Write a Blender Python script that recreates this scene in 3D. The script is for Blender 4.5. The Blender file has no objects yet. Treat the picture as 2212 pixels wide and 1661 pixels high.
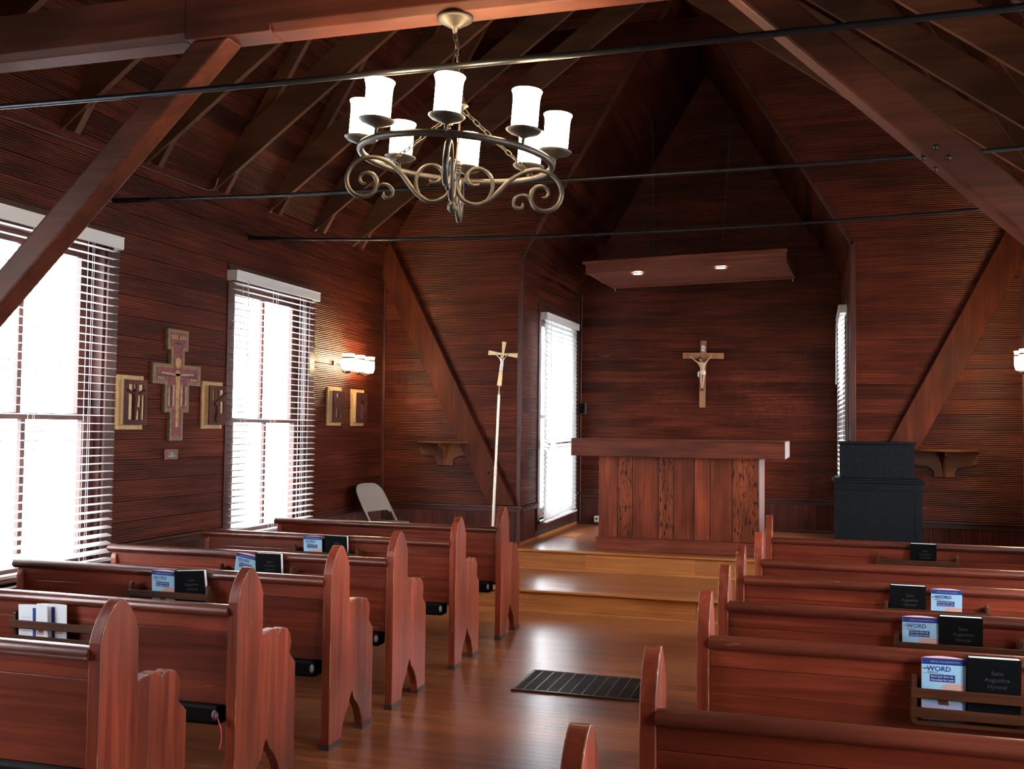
import bpy, bmesh, math, random
from mathutils import Matrix, Vector
random.seed(7)
R = math.radians
SC = bpy.context.scene
COL = SC.collection

# ------------------------------------------------------------------ camera
F_PX, W_PX = 2180.0, 2212.0
YAW, PITCH, ROLL = R(16.7), R(2.45), R(0.70)
fw = Vector((-math.sin(YAW) * math.cos(PITCH), math.cos(YAW) * math.cos(PITCH), math.sin(PITCH)))
rt = Vector((math.cos(YAW), math.sin(YAW), 0))
up = rt.cross(fw)
rt2 = math.cos(ROLL) * rt + math.sin(ROLL) * up
up2 = rt2.cross(fw)
cam_d = bpy.data.cameras.new('camera')
cam_d.sensor_width = 36.0
cam_d.lens = F_PX / W_PX * 36.0
cam_d.clip_start = 0.05
cam = bpy.data.objects.new('camera', cam_d)
COL.objects.link(cam)
cam.matrix_world = Matrix(((rt2.x, up2.x, -fw.x, 0), (rt2.y, up2.y, -fw.y, 0), (rt2.z, up2.z, -fw.z, 1.6), (0, 0, 0, 1)))
SC.camera = cam

# ------------------------------------------------------------------ world, exposure
SKY = 14.0
world = bpy.data.worlds.new('overcast_sky')
SC.world = world
world.use_nodes = True
wn = world.node_tree.nodes
wn['Background'].inputs[0].default_value = (0.93, 0.95, 1.0, 1)
wn['Background'].inputs[1].default_value = SKY
SC.view_settings.view_transform = 'Standard'
SC.view_settings.look = 'None'
SC.view_settings.exposure = 0.8
SC.view_settings.gamma = 1.0
SC.view_settings.use_curve_mapping = False
SC.cycles.max_bounces = 5
SC.cycles.diffuse_bounces = 4
SC.cycles.glossy_bounces = 2
SC.cycles.transmission_bounces = 2
SC.cycles.transparent_max_bounces = 6
SC.cycles.use_adaptive_sampling = True
SC.cycles.adaptive_threshold = 0.17
SC.cycles.sample_clamp_indirect = 6.0
SC.cycles.caustics_reflective = False
SC.cycles.caustics_refractive = False
SC.cycles.use_denoising = True
SHADE_E, SCONCE_E, SPOT_E = 30.0, 75.0, 40.0

# ------------------------------------------------------------------ main dimensions
XL, XR, YW, YB = -4.48, 1.83, 10.06, -2.2
XC = (XL + XR) / 2
ZE, MS = 3.45, 1.65                     # eaves height, roof pitch
ZR = ZE + (XR - XL) / 2 * MS
XA0, XA1, YA, ZA, MA = -2.92, 0.34, 12.65, 3.38, 1.66
XAC = (XA0 + XA1) / 2
H1, H2 = 0.193, 0.386                   # step, sanctuary platform
YS1, YS2 = 8.54, 9.82

# ------------------------------------------------------------------ materials
def new_mat(name):
    m = bpy.data.materials.new(name)
    m.use_nodes = True
    return m, m.node_tree.nodes, m.node_tree.links, m.node_tree.nodes['Principled BSDF']

def plain(name, col, rough=0.5, metal=0.0, emit=None, es=0.0, noise=0.0, coat=0.0, spec=0.5):
    m, n, l, b = new_mat(name)
    b.inputs['Base Color'].default_value = (*col, 1)
    b.inputs['Roughness'].default_value = rough
    b.inputs['Metallic'].default_value = metal
    b.inputs['Specular IOR Level'].default_value = spec
    if coat: b.inputs['Coat Weight'].default_value = coat
    if emit:
        b.inputs['Emission Color'].default_value = (*emit, 1)
        b.inputs['Emission Strength'].default_value = es
    tc = n.new('ShaderNodeTexCoord'); nz = n.new('ShaderNodeTexNoise')
    nz.inputs['Scale'].default_value = 35.0; nz.inputs['Detail'].default_value = 2
    l.new(tc.outputs['Object'], nz.inputs['Vector'])
    mr = n.new('ShaderNodeMapRange'); mr.inputs['To Min'].default_value = max(0.02, rough - 0.08); mr.inputs['To Max'].default_value = min(1, rough + 0.08)
    l.new(nz.outputs['Fac'], mr.inputs['Value']); l.new(mr.outputs['Result'], b.inputs['Roughness'])
    if noise:
        cr = n.new('ShaderNodeValToRGB')
        cr.color_ramp.elements[0].position = 0.3; cr.color_ramp.elements[1].position = 0.7
        cr.color_ramp.elements[0].color = (*[c * (1 - noise) for c in col], 1)
        cr.color_ramp.elements[1].color = (*[min(1, c * (1 + noise)) for c in col], 1)
        l.new(nz.outputs['Fac'], cr.inputs['Fac']); l.new(cr.outputs['Color'], b.inputs['Base Color'])
    return m

def wood(name, dark, light, axis='x', rough=0.38, freq=9.0, vary=0.35, coat=0.0, blotch=0.5, bump=0.15, pits=False, spec=0.5, wear=0.0):
    """stained wood: streaks along one object axis, blotches, a tone of its own for every board"""
    m, n, l, b = new_mat(name)
    tc = n.new('ShaderNodeTexCoord'); oi = n.new('ShaderNodeObjectInfo')
    mul = n.new('ShaderNodeMath'); mul.operation = 'MULTIPLY'; mul.inputs[1].default_value = 37.0
    l.new(oi.outputs['Random'], mul.inputs[0])
    add = n.new('ShaderNodeVectorMath'); add.operation = 'ADD'
    l.new(tc.outputs['Object'], add.inputs[0]); l.new(mul.outputs[0], add.inputs[1])
    mp = n.new('ShaderNodeMapping')
    s = [freq * 4.0] * 3; s['xyz'.index(axis)] = freq * 0.16
    mp.inputs['Scale'].default_value = s
    l.new(add.outputs[0], mp.inputs['Vector'])
    nz = n.new('ShaderNodeTexNoise'); nz.inputs['Scale'].default_value = 1.0; nz.inputs['Detail'].default_value = 4; nz.inputs['Roughness'].default_value = 0.62; nz.inputs['Distortion'].default_value = 0.9
    l.new(mp.outputs[0], nz.inputs['Vector'])
    cr = n.new('ShaderNodeValToRGB')
    cr.color_ramp.elements[0].position = 0.30; cr.color_ramp.elements[1].position = 0.72
    cr.color_ramp.elements[0].color = (*dark, 1); cr.color_ramp.elements[1].color = (*light, 1)
    l.new(nz.outputs['Fac'], cr.inputs['Fac'])
    mp2 = n.new('ShaderNodeMapping'); s2 = [2.6] * 3; s2['xyz'.index(axis)] = 0.9
    mp2.inputs['Scale'].default_value = s2
    l.new(add.outputs[0], mp2.inputs['Vector'])
    nb = n.new('ShaderNodeTexNoise'); nb.inputs['Scale'].default_value = 1.6; nb.inputs['Detail'].default_value = 2
    l.new(mp2.outputs[0], nb.inputs['Vector'])
    mr = n.new('ShaderNodeMapRange'); mr.inputs['From Min'].default_value = 0.3; mr.inputs['From Max'].default_value = 0.7
    mr.inputs['To Min'].default_value = 1 - blotch; mr.inputs['To Max'].default_value = 1 + blotch * 0.6
    l.new(nb.outputs['Fac'], mr.inputs['Value'])
    vr = n.new('ShaderNodeMapRange'); vr.inputs['To Min'].default_value = 1 - vary; vr.inputs['To Max'].default_value = 1 + vary
    l.new(oi.outputs['Random'], vr.inputs['Value'])
    mm = n.new('ShaderNodeMath'); mm.operation = 'MULTIPLY'
    l.new(mr.outputs[0], mm.inputs[0]); l.new(vr.outputs[0], mm.inputs[1])
    sc = n.new('ShaderNodeVectorMath'); sc.operation = 'SCALE'
    l.new(cr.outputs['Color'], sc.inputs[0]); l.new(mm.outputs[0], sc.inputs['Scale'])
    out = sc.outputs[0]
    if pits:
        mp3 = n.new('ShaderNodeMapping'); s3 = [75.0] * 3; s3['xyz'.index(axis)] = 11.0
        mp3.inputs['Scale'].default_value = s3
        l.new(add.outputs[0], mp3.inputs['Vector'])
        vo = n.new('ShaderNodeTexNoise'); vo.inputs['Scale'].default_value = 1.0; vo.inputs['Detail'].default_value = 1.0
        l.new(mp3.outputs[0], vo.inputs['Vector'])
        st = n.new('ShaderNodeMapRange'); st.inputs['From Min'].default_value = 0.60; st.inputs['From Max'].default_value = 0.62
        l.new(vo.outputs['Fac'], st.inputs['Value'])
        mx = n.new('ShaderNodeMix'); mx.data_type = 'RGBA'
        l.new(st.outputs[0], mx.inputs['Factor']); l.new(out, mx.inputs['A']); mx.inputs['B'].default_value = (0.008, 0.004, 0.003, 1)
        out = mx.outputs['Result']
    if wear:
        nw = n.new('ShaderNodeTexNoise'); nw.inputs['Scale'].default_value = 1.0; nw.inputs['Detail'].default_value = 5
        mw = n.new('ShaderNodeMapping'); sw_ = [60.0] * 3; sw_['xyz'.index(axis)] = 7.0; mw.inputs['Scale'].default_value = sw_
        l.new(add.outputs[0], mw.inputs['Vector']); l.new(mw.outputs[0], nw.inputs['Vector'])
        st = n.new('ShaderNodeMapRange'); st.inputs['From Min'].default_value = 0.70 - wear * 0.2; st.inputs['From Max'].default_value = 0.76 - wear * 0.2
        l.new(nw.outputs['Fac'], st.inputs['Value'])
        mx = n.new('ShaderNodeMix'); mx.data_type = 'RGBA'
        l.new(st.outputs[0], mx.inputs['Factor']); l.new(out, mx.inputs['A']); mx.inputs['B'].default_value = (0.34, 0.17, 0.07, 1)
        out = mx.outputs['Result']
    l.new(out, b.inputs['Base Color'])
    rr = n.new('ShaderNodeMapRange'); rr.inputs['To Min'].default_value = rough - 0.1; rr.inputs['To Max'].default_value = rough + 0.14
    l.new(nz.outputs['Fac'], rr.inputs['Value']); l.new(rr.outputs[0], b.inputs['Roughness'])
    b.inputs['Specular IOR Level'].default_value = spec
    if coat:
        b.inputs['Coat Weight'].default_value = coat; b.inputs['Coat Roughness'].default_value = 0.25
    if bump:
        bp = n.new('ShaderNodeBump'); bp.inputs['Strength'].default_value = bump; bp.inputs['Distance'].default_value = 0.002
        l.new(nz.outputs['Fac'], bp.inputs['Height']); l.new(bp.outputs['Normal'], b.inputs['Normal'])
    return m

M = {}
M['siding'] = wood('dark_stained_siding', (0.046, 0.0085, 0.0046), (0.138, 0.0275, 0.0122), 'x', rough=0.38, freq=7, vary=0.20, blotch=0.42, spec=0.25)
M['deck'] = wood('dark_roof_boarding', (0.034, 0.0068, 0.0038), (0.088, 0.0195, 0.0092), 'x', spec=0.15, rough=0.45, freq=7, vary=0.45, blotch=0.45)
M['wains'] = wood('dark_wainscot', (0.052, 0.010, 0.0065), (0.125, 0.027, 0.014), 'x', rough=0.42, freq=7, vary=0.25, spec=0.25)
M['backing'] = wood('wall_backing', (0.025, 0.008, 0.006), (0.05, 0.016, 0.010), 'z', rough=0.6, vary=0.0)
M['trim'] = wood('dark_trim', (0.045, 0.0105, 0.007), (0.10, 0.025, 0.014), 'z', rough=0.42, vary=0.2)
M['trim_x'] = wood('dark_trim_long', (0.045, 0.0105, 0.007), (0.10, 0.025, 0.014), 'x', rough=0.42, vary=0.2)
M['rafter'] = wood('brown_rafter', (0.080, 0.029, 0.0125), (0.155, 0.060, 0.026), 'x', rough=0.55, freq=6, vary=0.25)
M['beam'] = wood('red_brown_beam', (0.060, 0.0135, 0.006), (0.125, 0.032, 0.0145), 'x', rough=0.55, freq=6, vary=0.1, spec=0.25)
M['brace'] = wood('dark_red_brace', (0.060, 0.0125, 0.006), (0.115, 0.027, 0.012), 'z', rough=0.6, freq=6, vary=0.08, spec=0.15)
PD, PL = (0.130, 0.0180, 0.0080), (0.325, 0.055, 0.021)
M['pew_x'] = wood('red_pew_wood_long', tuple(c * 0.82 for c in PD), tuple(c * 0.82 for c in PL), 'x', rough=0.36, freq=7, vary=0.2, coat=0.15, blotch=0.45, wear=0.0001)
M['pew_z'] = wood('red_pew_wood_upright', PD, PL, 'z', rough=0.36, freq=7, vary=0.18, coat=0.1, blotch=0.42, spec=0.4, wear=0.03)
M['pew_rail'] = wood('pew_rail_wood', (0.070, 0.013, 0.0075), (0.17, 0.034, 0.015), 'x', rough=0.30, freq=7, vary=0.2, coat=0.4, wear=0.12)
M['worn'] = wood('worn_pew_edge', (0.13, 0.035, 0.017), (0.27, 0.085, 0.036), 'z', rough=0.45, vary=0.1, wear=0.75)
M['rack'] = wood('rack_wood', (0.040, 0.0115, 0.0045), (0.085, 0.027, 0.010), 'x', rough=0.4, vary=0.2, coat=0.1, spec=0.25)
M['foot'] = plain('grey_scuffed_foot', (0.055, 0.035, 0.03), 0.6, noise=0.3)
M['floor'] = wood('honey_floor_board', (0.235, 0.068, 0.021), (0.41, 0.132, 0.046), 'x', rough=0.32, freq=8, vary=0.16, coat=0.75, blotch=0.22, bump=0.08)
M['oak'] = wood('oak_step_board', (0.34, 0.112, 0.028), (0.54, 0.205, 0.056), 'x', rough=0.33, freq=8, vary=0.10, coat=0.25, blotch=0.18, bump=0.05)
M['altar_x'] = wood('altar_wood_long', (0.085, 0.018, 0.010), (0.20, 0.045, 0.020), 'x', rough=0.42, freq=8, vary=0.12, spec=0.28)
M['altar_z'] = wood('altar_plank', (0.125, 0.023, 0.010), (0.28, 0.058, 0.021), 'z', rough=0.42, freq=8, vary=0.14, spec=0.25)
M['altar_pit'] = wood('altar_pecky_plank', (0.135, 0.028, 0.010), (0.30, 0.070, 0.023), 'z', rough=0.42, freq=8, vary=0.14, pits=True, spec=0.25)
M['canopy'] = wood('canopy_wood', (0.13, 0.038, 0.024), (0.23, 0.074, 0.045), 'x', rough=0.5, vary=0.1, blotch=0.25, spec=0.25)
M['cross'] = wood('light_cross_wood', (0.30, 0.125, 0.055), (0.46, 0.21, 0.10), 'z', rough=0.4, vary=0.1, blotch=0.15)
M['frame'] = wood('pale_frame_wood', (0.40, 0.22, 0.09), (0.62, 0.38, 0.17), 'z', rough=0.42, vary=0.12, blotch=0.15)
M['walnut'] = wood('carved_walnut', (0.060, 0.016, 0.011), (0.115, 0.032, 0.020), 'z', rough=0.55, vary=0.15, spec=0.25)
M['shelf'] = wood('shelf_wood', (0.12, 0.040, 0.014), (0.23, 0.080, 0.028), 'x', rough=0.5, vary=0.1, spec=0.15)
M['cream'] = plain('cream_panel', (0.62, 0.45, 0.24), 0.6, noise=0.1)
M['icon'] = plain('tan_icon_border', (0.20, 0.125, 0.068), 0.6, noise=0.3)
M['icon_red'] = plain('faded_red_paint', (0.19, 0.045, 0.045), 0.6, noise=0.45)
M['icon_gold'] = plain('ochre_paint', (0.42, 0.24, 0.09), 0.55, noise=0.3)
M['icon_blue'] = plain('dark_blue_paint', (0.03, 0.03, 0.06), 0.6, noise=0.3)
M['plaque'] = plain('plaque_wood', (0.20, 0.052, 0.024), 0.4, noise=0.2)
M['plate'] = plain('dull_metal_plate', (0.15, 0.13, 0.11), 0.45, 0.6)
M['white'] = plain('white_paint', (0.80, 0.80, 0.78), 0.5)
M['valance'] = plain('white_valance', (0.78, 0.77, 0.75), 0.45)
M['black'] = plain('black_painted_wood', (0.0060, 0.0075, 0.010), 0.42, noise=0.3, spec=0.10)
M['kneeler'] = plain('black_vinyl', (0.004, 0.0035, 0.004), 0.6, spec=0.1)
M['rubber'] = plain('pale_rubber', (0.22, 0.20, 0.20), 0.6)
M['iron'] = plain('black_iron_rod', (0.035, 0.037, 0.042), 0.32, 0.75)
M['pewter'] = plain('brushed_pewter', (0.085, 0.072, 0.058), 0.43, 0.7, noise=0.15)
M['chairgrey'] = plain('beige_grey_enamel', (0.36, 0.32, 0.29), 0.38)
M['gold'] = plain('brass', (0.80, 0.60, 0.30), 0.35, 0.45)
M['silver'] = plain('silver_metal', (0.72, 0.70, 0.66), 0.3, 0.9)
M['pole'] = plain('pale_brass_pole', (0.84, 0.74, 0.56), 0.3, 0.4)
M['chain'] = plain('dark_chain', (0.10, 0.08, 0.06), 0.4, 0.8)
M['pipe'] = plain('brown_painted_pipe', (0.085, 0.030, 0.024), 0.42)
M['speaker'] = plain('black_plastic', (0.045, 0.045, 0.048), 0.5)
M['grate'] = plain('dark_iron_grate', (0.035, 0.026, 0.02), 0.45, 0.5)
M['pit'] = plain('dark_duct', (0.006, 0.005, 0.005), 0.8)  # near-black colour that paints the shade of openings onto flat pieces
M['grate_rim'] = plain('grate_rim', (0.16, 0.13, 0.11), 0.35, 0.7)
M['skin'] = plain('painted_flesh', (0.68, 0.42, 0.26), 0.5)
M['hair'] = plain('painted_brown_hair', (0.09, 0.05, 0.025), 0.6)
M['cloth'] = plain('painted_white_cloth', (0.78, 0.72, 0.66), 0.6)
M['book'] = plain('black_book_cover', (0.0035, 0.004, 0.005), 0.6, spec=0.08)
M['bookprint'] = plain('dull_silver_print', (0.045, 0.043, 0.042), 0.5, spec=0.15)
M['page'] = plain('white_page_edge', (0.86, 0.83, 0.78), 0.7)
M['pinkpage'] = plain('pink_page_edge', (0.80, 0.42, 0.50), 0.7)
M['magblue'] = plain('pale_blue_cover', (0.36, 0.62, 0.82), 0.4)
M['magnavy'] = plain('navy_print', (0.012, 0.045, 0.22), 0.4)
M['magwhite'] = plain('white_print', (0.82, 0.84, 0.88), 0.45)
M['maghand'] = plain('hand_print', (0.66, 0.40, 0.34), 0.45)
M['magbrown'] = plain('chocolate_print', (0.16, 0.05, 0.03), 0.45)
M['magpale'] = plain('pale_lilac_print', (0.45, 0.45, 0.66), 0.45)
M['ribbon'] = plain('pink_ribbon', (0.75, 0.06, 0.16), 0.5)
M['maroon'] = plain('dull_maroon_rubber', (0.10, 0.035, 0.05), 0.55)
M['lamp'] = plain('lit_opal_glass', (0.9, 0.85, 0.75), 0.3, emit=(1.0, 0.72, 0.42), es=SHADE_E)
M['lamp2'] = plain('lit_sconce_glass', (0.9, 0.85, 0.75), 0.3, emit=(1.0, 0.70, 0.38), es=SCONCE_E)
M['lampdim'] = plain('clear_fluted_glass', (0.85, 0.75, 0.6), 0.2, emit=(1.0, 0.72, 0.45), es=1.1)
M['spot'] = plain('lit_spot', (0.9, 0.9, 0.9), 0.3, emit=(1.0, 0.93, 0.85), es=SPOT_E)
M['can'] = plain('spot_rim', (0.6, 0.5, 0.45), 0.4)
M['outside'] = plain('pale_ground', (0.55, 0.56, 0.55), 0.9, noise=0.1)

def slat_mat():
    m, n, l, b = new_mat('white_blind_slat')
    n.remove(b)
    d = n.new('ShaderNodeBsdfDiffuse'); d.inputs[0].default_value = (0.82, 0.82, 0.82, 1)
    t = n.new('ShaderNodeBsdfTranslucent'); t.inputs[0].default_value = (0.78, 0.78, 0.78, 1)
    tc = n.new('ShaderNodeTexCoord'); nz = n.new('ShaderNodeTexNoise'); nz.inputs['Scale'].default_value = 4
    l.new(tc.outputs['Object'], nz.inputs['Vector'])
    mr = n.new('ShaderNodeMapRange'); mr.inputs['To Min'].default_value = 0.42; mr.inputs['To Max'].default_value = 0.50
    l.new(nz.outputs['Fac'], mr.inputs['Value'])
    mx = n.new('ShaderNodeMixShader'); l.new(mr.outputs[0], mx.inputs[0])
    l.new(d.outputs[0], mx.inputs[1]); l.new(t.outputs[0], mx.inputs[2])
    l.new(mx.outputs[0], n['Material Output'].inputs[0])
    return m
M['slat'] = slat_mat()

def glass_mat():
    m, n, l, b = new_mat('window_glass')
    n.remove(b)
    tr = n.new('ShaderNodeBsdfTransparent'); tr.inputs[0].default_value = (0.95, 0.97, 0.97, 1)
    gl = n.new('ShaderNodeBsdfGlossy'); gl.inputs['Roughness'].default_value = 0.02
    fr = n.new('ShaderNodeFresnel'); fr.inputs[0].default_value = 1.45
    tc = n.new('ShaderNodeTexCoord'); nz = n.new('ShaderNodeTexNoise'); nz.inputs['Scale'].default_value = 2.0
    l.new(tc.outputs['Object'], nz.inputs['Vector'])
    bp = n.new('ShaderNodeBump'); bp.inputs['Strength'].default_value = 0.02; l.new(nz.outputs['Fac'], bp.inputs['Height'])
    l.new(bp.outputs[0], gl.inputs['Normal'])
    mx = n.new('ShaderNodeMixShader'); l.new(fr.outputs[0], mx.inputs[0])
    l.new(tr.outputs[0], mx.inputs[1]); l.new(gl.outputs[0], mx.inputs[2])
    l.new(mx.outputs[0], n['Material Output'].inputs[0])
    return m
M['glass'] = glass_mat()

# ------------------------------------------------------------------ mesh helpers
class MB:
    def __init__(s): s.v, s.f, s.sm, s.mi = [], [], [], []
    def add(s, vs, fs, smooth=False, mi=0):
        o = len(s.v); s.v += [tuple(v) for v in vs]
        for f in fs: s.f.append([i + o for i in f]); s.sm.append(smooth); s.mi.append(mi)
        return s
    def box(s, x0, x1, y0, y1, z0, z1, mat=None, mi=0):
        vs = [Vector((x, y, z)) for z in (z0, z1) for y in (y0, y1) for x in (x0, x1)]
        if mat is not None: vs = [mat @ v for v in vs]
        return s.add(vs, [(0, 2, 3, 1), (4, 5, 7, 6), (0, 1, 5, 4), (2, 6, 7, 3), (0, 4, 6, 2), (1, 3, 7, 5)], mi=mi)
    def beam(s, a, b, w, h, upv=(0, 0, 1)):
        """box from a to b; w across, h along upv"""
        a, b = Vector(a), Vector(b); d = b - a; L = d.length; d.normalize()
        side = d.cross(Vector(upv)).normalized(); u = side.cross(d)
        m = Matrix((( d.x, side.x, u.x, a.x), (d.y, side.y, u.y, a.y), (d.z, side.z, u.z, a.z), (0, 0, 0, 1)))
        return s.box(0, L, -w / 2, w / 2, -h / 2, h / 2, m)
    def prism(s, pts, a0, a1, axis='x', mat=None, mi=0):
        """polygon pts (p,q) extruded along axis; x:(y,z) y:(x,z) z:(x,y)"""
        def mk(p, q, a): return Vector({'x': (a, p, q), 'y': (p, a, q), 'z': (p, q, a)}[axis])
        n = len(pts); vs = [mk(p, q, a) for a in (a0, a1) for p, q in pts]
        if mat is not None: vs = [mat @ v for v in vs]
        ar = sum(pts[i][0] * pts[(i + 1) % n][1] - pts[(i + 1) % n][0] * pts[i][1] for i in range(n))
        if axis == 'y': ar = -ar
        fs = [tuple(range(n, 2 * n)), tuple(range(n - 1, -1, -1))] + [(i, (i + 1) % n, n + (i + 1) % n, n + i) for i in range(n)]
        if (ar < 0) != (a1 < a0): fs = [tuple(reversed(f)) for f in fs]
        return s.add(vs, fs, mi=mi)
    def tube(s, path, r, seg=8, closed=False, caps=True, flat=1.0, upv=None):
        P = [Vector(p) for p in path]; n = len(P)
        rr = r if isinstance(r, (list, tuple)) else [r] * n
        T = []
        for i in range(n):
            a = P[i - 1] if (i > 0 or closed) else P[i]; b = P[(i + 1) % n] if (i < n - 1 or closed) else P[i]
            T.append((b - a).normalized())
        ref = Vector(upv) if upv else (Vector((0, 0, 1)) if abs(T[0].z) < 0.9 else Vector((1, 0, 0)))
        u = (ref - T[0] * ref.dot(T[0])).normalized()
        vs = []
        for i in range(n):
            u = (u - T[i] * u.dot(T[i])).normalized(); w = T[i].cross(u)
            for k in range(seg):
                an = 2 * math.pi * k / seg
                vs.append(P[i] + (u * math.cos(an) * flat + w * math.sin(an)) * rr[i])
        fs = []
        for i in range(n if closed else n - 1):
            j = (i + 1) % n
            for k in range(seg): fs.append((i * seg + k, i * seg + (k + 1) % seg, j * seg + (k + 1) % seg, j * seg + k))
        s.add(vs, fs, True)
        if caps and not closed:
            s.add([vs[k] for k in range(seg)], [tuple(reversed(range(seg)))])
            s.add([vs[(n - 1) * seg + k] for k in range(seg)], [tuple(range(seg))])
        return s
    def lathe(s, prof, seg=20, c=(0, 0, 0), mat=None, smooth=True):
        n = len(prof); vs = []
        for r, z in prof:
            for k in range(seg):
                an = 2 * math.pi * k / seg
                v = Vector((c[0] + r * math.cos(an), c[1] + r * math.sin(an), c[2] + z)); vs.append(mat @ v if mat is not None else v)
        fs = [(i * seg + k, i * seg + (k + 1) % seg, (i + 1) * seg + (k + 1) % seg, (i + 1) * seg + k) for i in range(n - 1) for k in range(seg)]
        return s.add(vs, fs, smooth)
    def sphere(s, c, r, seg=12, rings=8, sc=(1, 1, 1)):
        prof = [(r * math.sin(math.pi * i / rings) + 1e-5, -r * math.cos(math.pi * i / rings)) for i in range(rings + 1)]
        m = Matrix.Translation(c) @ Matrix.Diagonal((*sc, 1))
        return s.lathe(prof, seg, mat=m)
    def mesh(s, name, mats):
        me = bpy.data.meshes.new(name); me.from_pydata(s.v, [], s.f)
        for m in (mats if isinstance(mats, (list, tuple)) else [mats]): me.materials.append(M[m] if isinstance(m, str) else m)
        me.polygons.foreach_set('use_smooth', s.sm); me.polygons.foreach_set('material_index', s.mi); me.update()
        return me
    def build(s, name, mats, parent=None, bevel=0, seg=2, bmat=None):
        return put(s.mesh(name, mats), name, parent, bevel, seg, bmat)

def put(me, name, parent=None, bevel=0, seg=2, bmat=None):
    o = bpy.data.objects.new(name, me); COL.objects.link(o)
    if parent is not None: o.parent = parent
    if bevel:
        b = o.modifiers.new('bevel', 'BEVEL'); b.width = bevel; b.segments = seg; b.limit_method = 'ANGLE'; b.angle_limit = R(35)
        if bmat is not None: b.material = bmat
    return o

def empty(name, mat=None):
    o = bpy.data.objects.new(name, None); COL.objects.link(o); o.empty_display_size = 0.1
    if mat is not None: o.matrix_world = mat
    return o
def tag(o, label, cat, group=None):
    o['label'] = label; o['category'] = cat
    if group: o['group'] = group
    return o
def struct(o): o['kind'] = 'structure'; return o
def frame(O, U, V, N):
    U, V, N = Vector(U), Vector(V), Vector(N)
    return Matrix(((U.x, V.x, N.x, O[0]), (U.y, V.y, N.y, O[1]), (U.z, V.z, N.z, O[2]), (0, 0, 0, 1)))
def T(x, y, z, rz=0): return Matrix.Translation((x, y, z)) @ Matrix.Rotation(rz, 4, 'Z')
def copy_tree(o, parent=None):
    c = o.copy(); COL.objects.link(c); c.parent = parent
    for ch in list(o.children): copy_tree(ch, c)
    return c
def spline(pts, n=6, closed=False):
    P = [Vector(p) for p in pts]; out = []; L = len(P)
    for i in range(L if closed else L - 1):
        p0 = P[(i - 1) % L] if (i > 0 or closed) else P[0] * 2 - P[1]
        p1, p2 = P[i], P[(i + 1) % L]
        p3 = P[(i + 2) % L] if (i + 2 < L or closed) else P[-1] * 2 - P[-2]
        for k in range(n):
            t = k / n
            out.append(0.5 * ((2 * p1) + (p2 - p0) * t + (2 * p0 - 5 * p1 + 4 * p2 - p3) * t * t + (3 * p1 - p0 - 3 * p2 + p3) * t ** 3))
    if not closed: out.append(P[-1])
    return out
def chain(mb, a, b, link=0.03, wire=0.0028, width=0.012, seg=5, turn=0.0):
    a, b = Vector(a), Vector(b); d = b - a; L = d.length; n = max(2, round(L / (link * 0.78))); d.normalize()
    ref = Vector((0, 0, 1)) if abs(d.z) < 0.9 else Vector((1, 0, 0))
    s1 = d.cross(ref).normalized(); s2 = d.cross(s1)
    for i in range(n):
        c = a + d * (L * (i + 0.5) / n); s = s1 if i % 2 else s2
        hl = L / n * 0.62; pts = []
        for k in range(10):
            an = 2 * math.pi * k / 10
            pts.append(c + d * (math.cos(an) * hl) + s * (math.sin(an) * width / 2))
        mb.tube(pts, wire, seg, closed=True)
    return mb
def text_mesh(name, body, size, mat, parent, loc_mat, align='CENTER', bold=0.0, ext=0.0002):
    cu = bpy.data.curves.new(name, 'FONT'); cu.body = body; cu.size = size; cu.align_x = align; cu.extrude = ext; cu.offset = bold; cu.resolution_u = 2
    o = bpy.data.objects.new(name, cu); COL.objects.link(o)
    dg = bpy.context.evaluated_depsgraph_get()
    me = bpy.data.meshes.new_from_object(o.evaluated_get(dg)); bpy.data.objects.remove(o); bpy.data.curves.remove(cu)
    me.name = name; me.materials.clear(); me.materials.append(M[mat])
    q = put(me, name, parent); q.matrix_local = loc_mat
    return q

# ------------------------------------------------------------------ beaded boards
BEAD, NB = 0.0175, 8
BH = BEAD * NB
_bc = {}
def board(parent, name, Fm, ua, ub, ua2, ub2, v0, v1, mat, n0=0.0, depth=0.014):
    """one reeded board in wall frame Fm, from u=ua..ub at v0 to ua2..ub2 at v1"""
    key = (round(ub - ua, 3), round(ua2 - ua, 3), round(ub2 - ub, 3), round(v1 - v0, 3), mat, depth)
    umin = ua
    if key not in _bc:
        h = v1 - v0; nb = max(1, round(h / BEAD)); vs, fs = [], []
        prof = []
        for k in range(nb):
            for t, d in ((0.0, 0.0), (0.13, 0.66), (0.34, 0.95), (0.66, 0.95), (0.87, 0.66)): prof.append(((k + t) / nb, d))
        prof.append((1.0, 0.0))
        for t, d in prof:
            a = (ua2 - ua) * t; b = ub - ua + (ub2 - ub) * t
            vs += [(a, h * t, depth * (0.42 + 0.58 * d)), (b, h * t, depth * (0.42 + 0.58 * d))]
        m = len(prof)
        fs = [(2 * i, 2 * i + 1, 2 * i + 3, 2 * i + 2) for i in range(m - 1)]
        mb = MB(); mb.add(vs, fs, True)
        b0 = [(0, 0, 0), (ub - ua, 0, 0), (ub2 - ua, h, 0), (ua2 - ua, h, 0)]
        f0 = [vs[0], vs[1], vs[-1], vs[-2]]
        mb.add(b0 + f0, [(0, 1, 5, 4), (1, 2, 6, 5), (2, 3, 7, 6), (3, 0, 4, 7)])
        _bc[key] = mb.mesh(name, mat)
    o = put(_bc[key], name, parent)
    o.matrix_local = Fm @ Matrix.Translation((umin, v0, n0))
    return o

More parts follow.
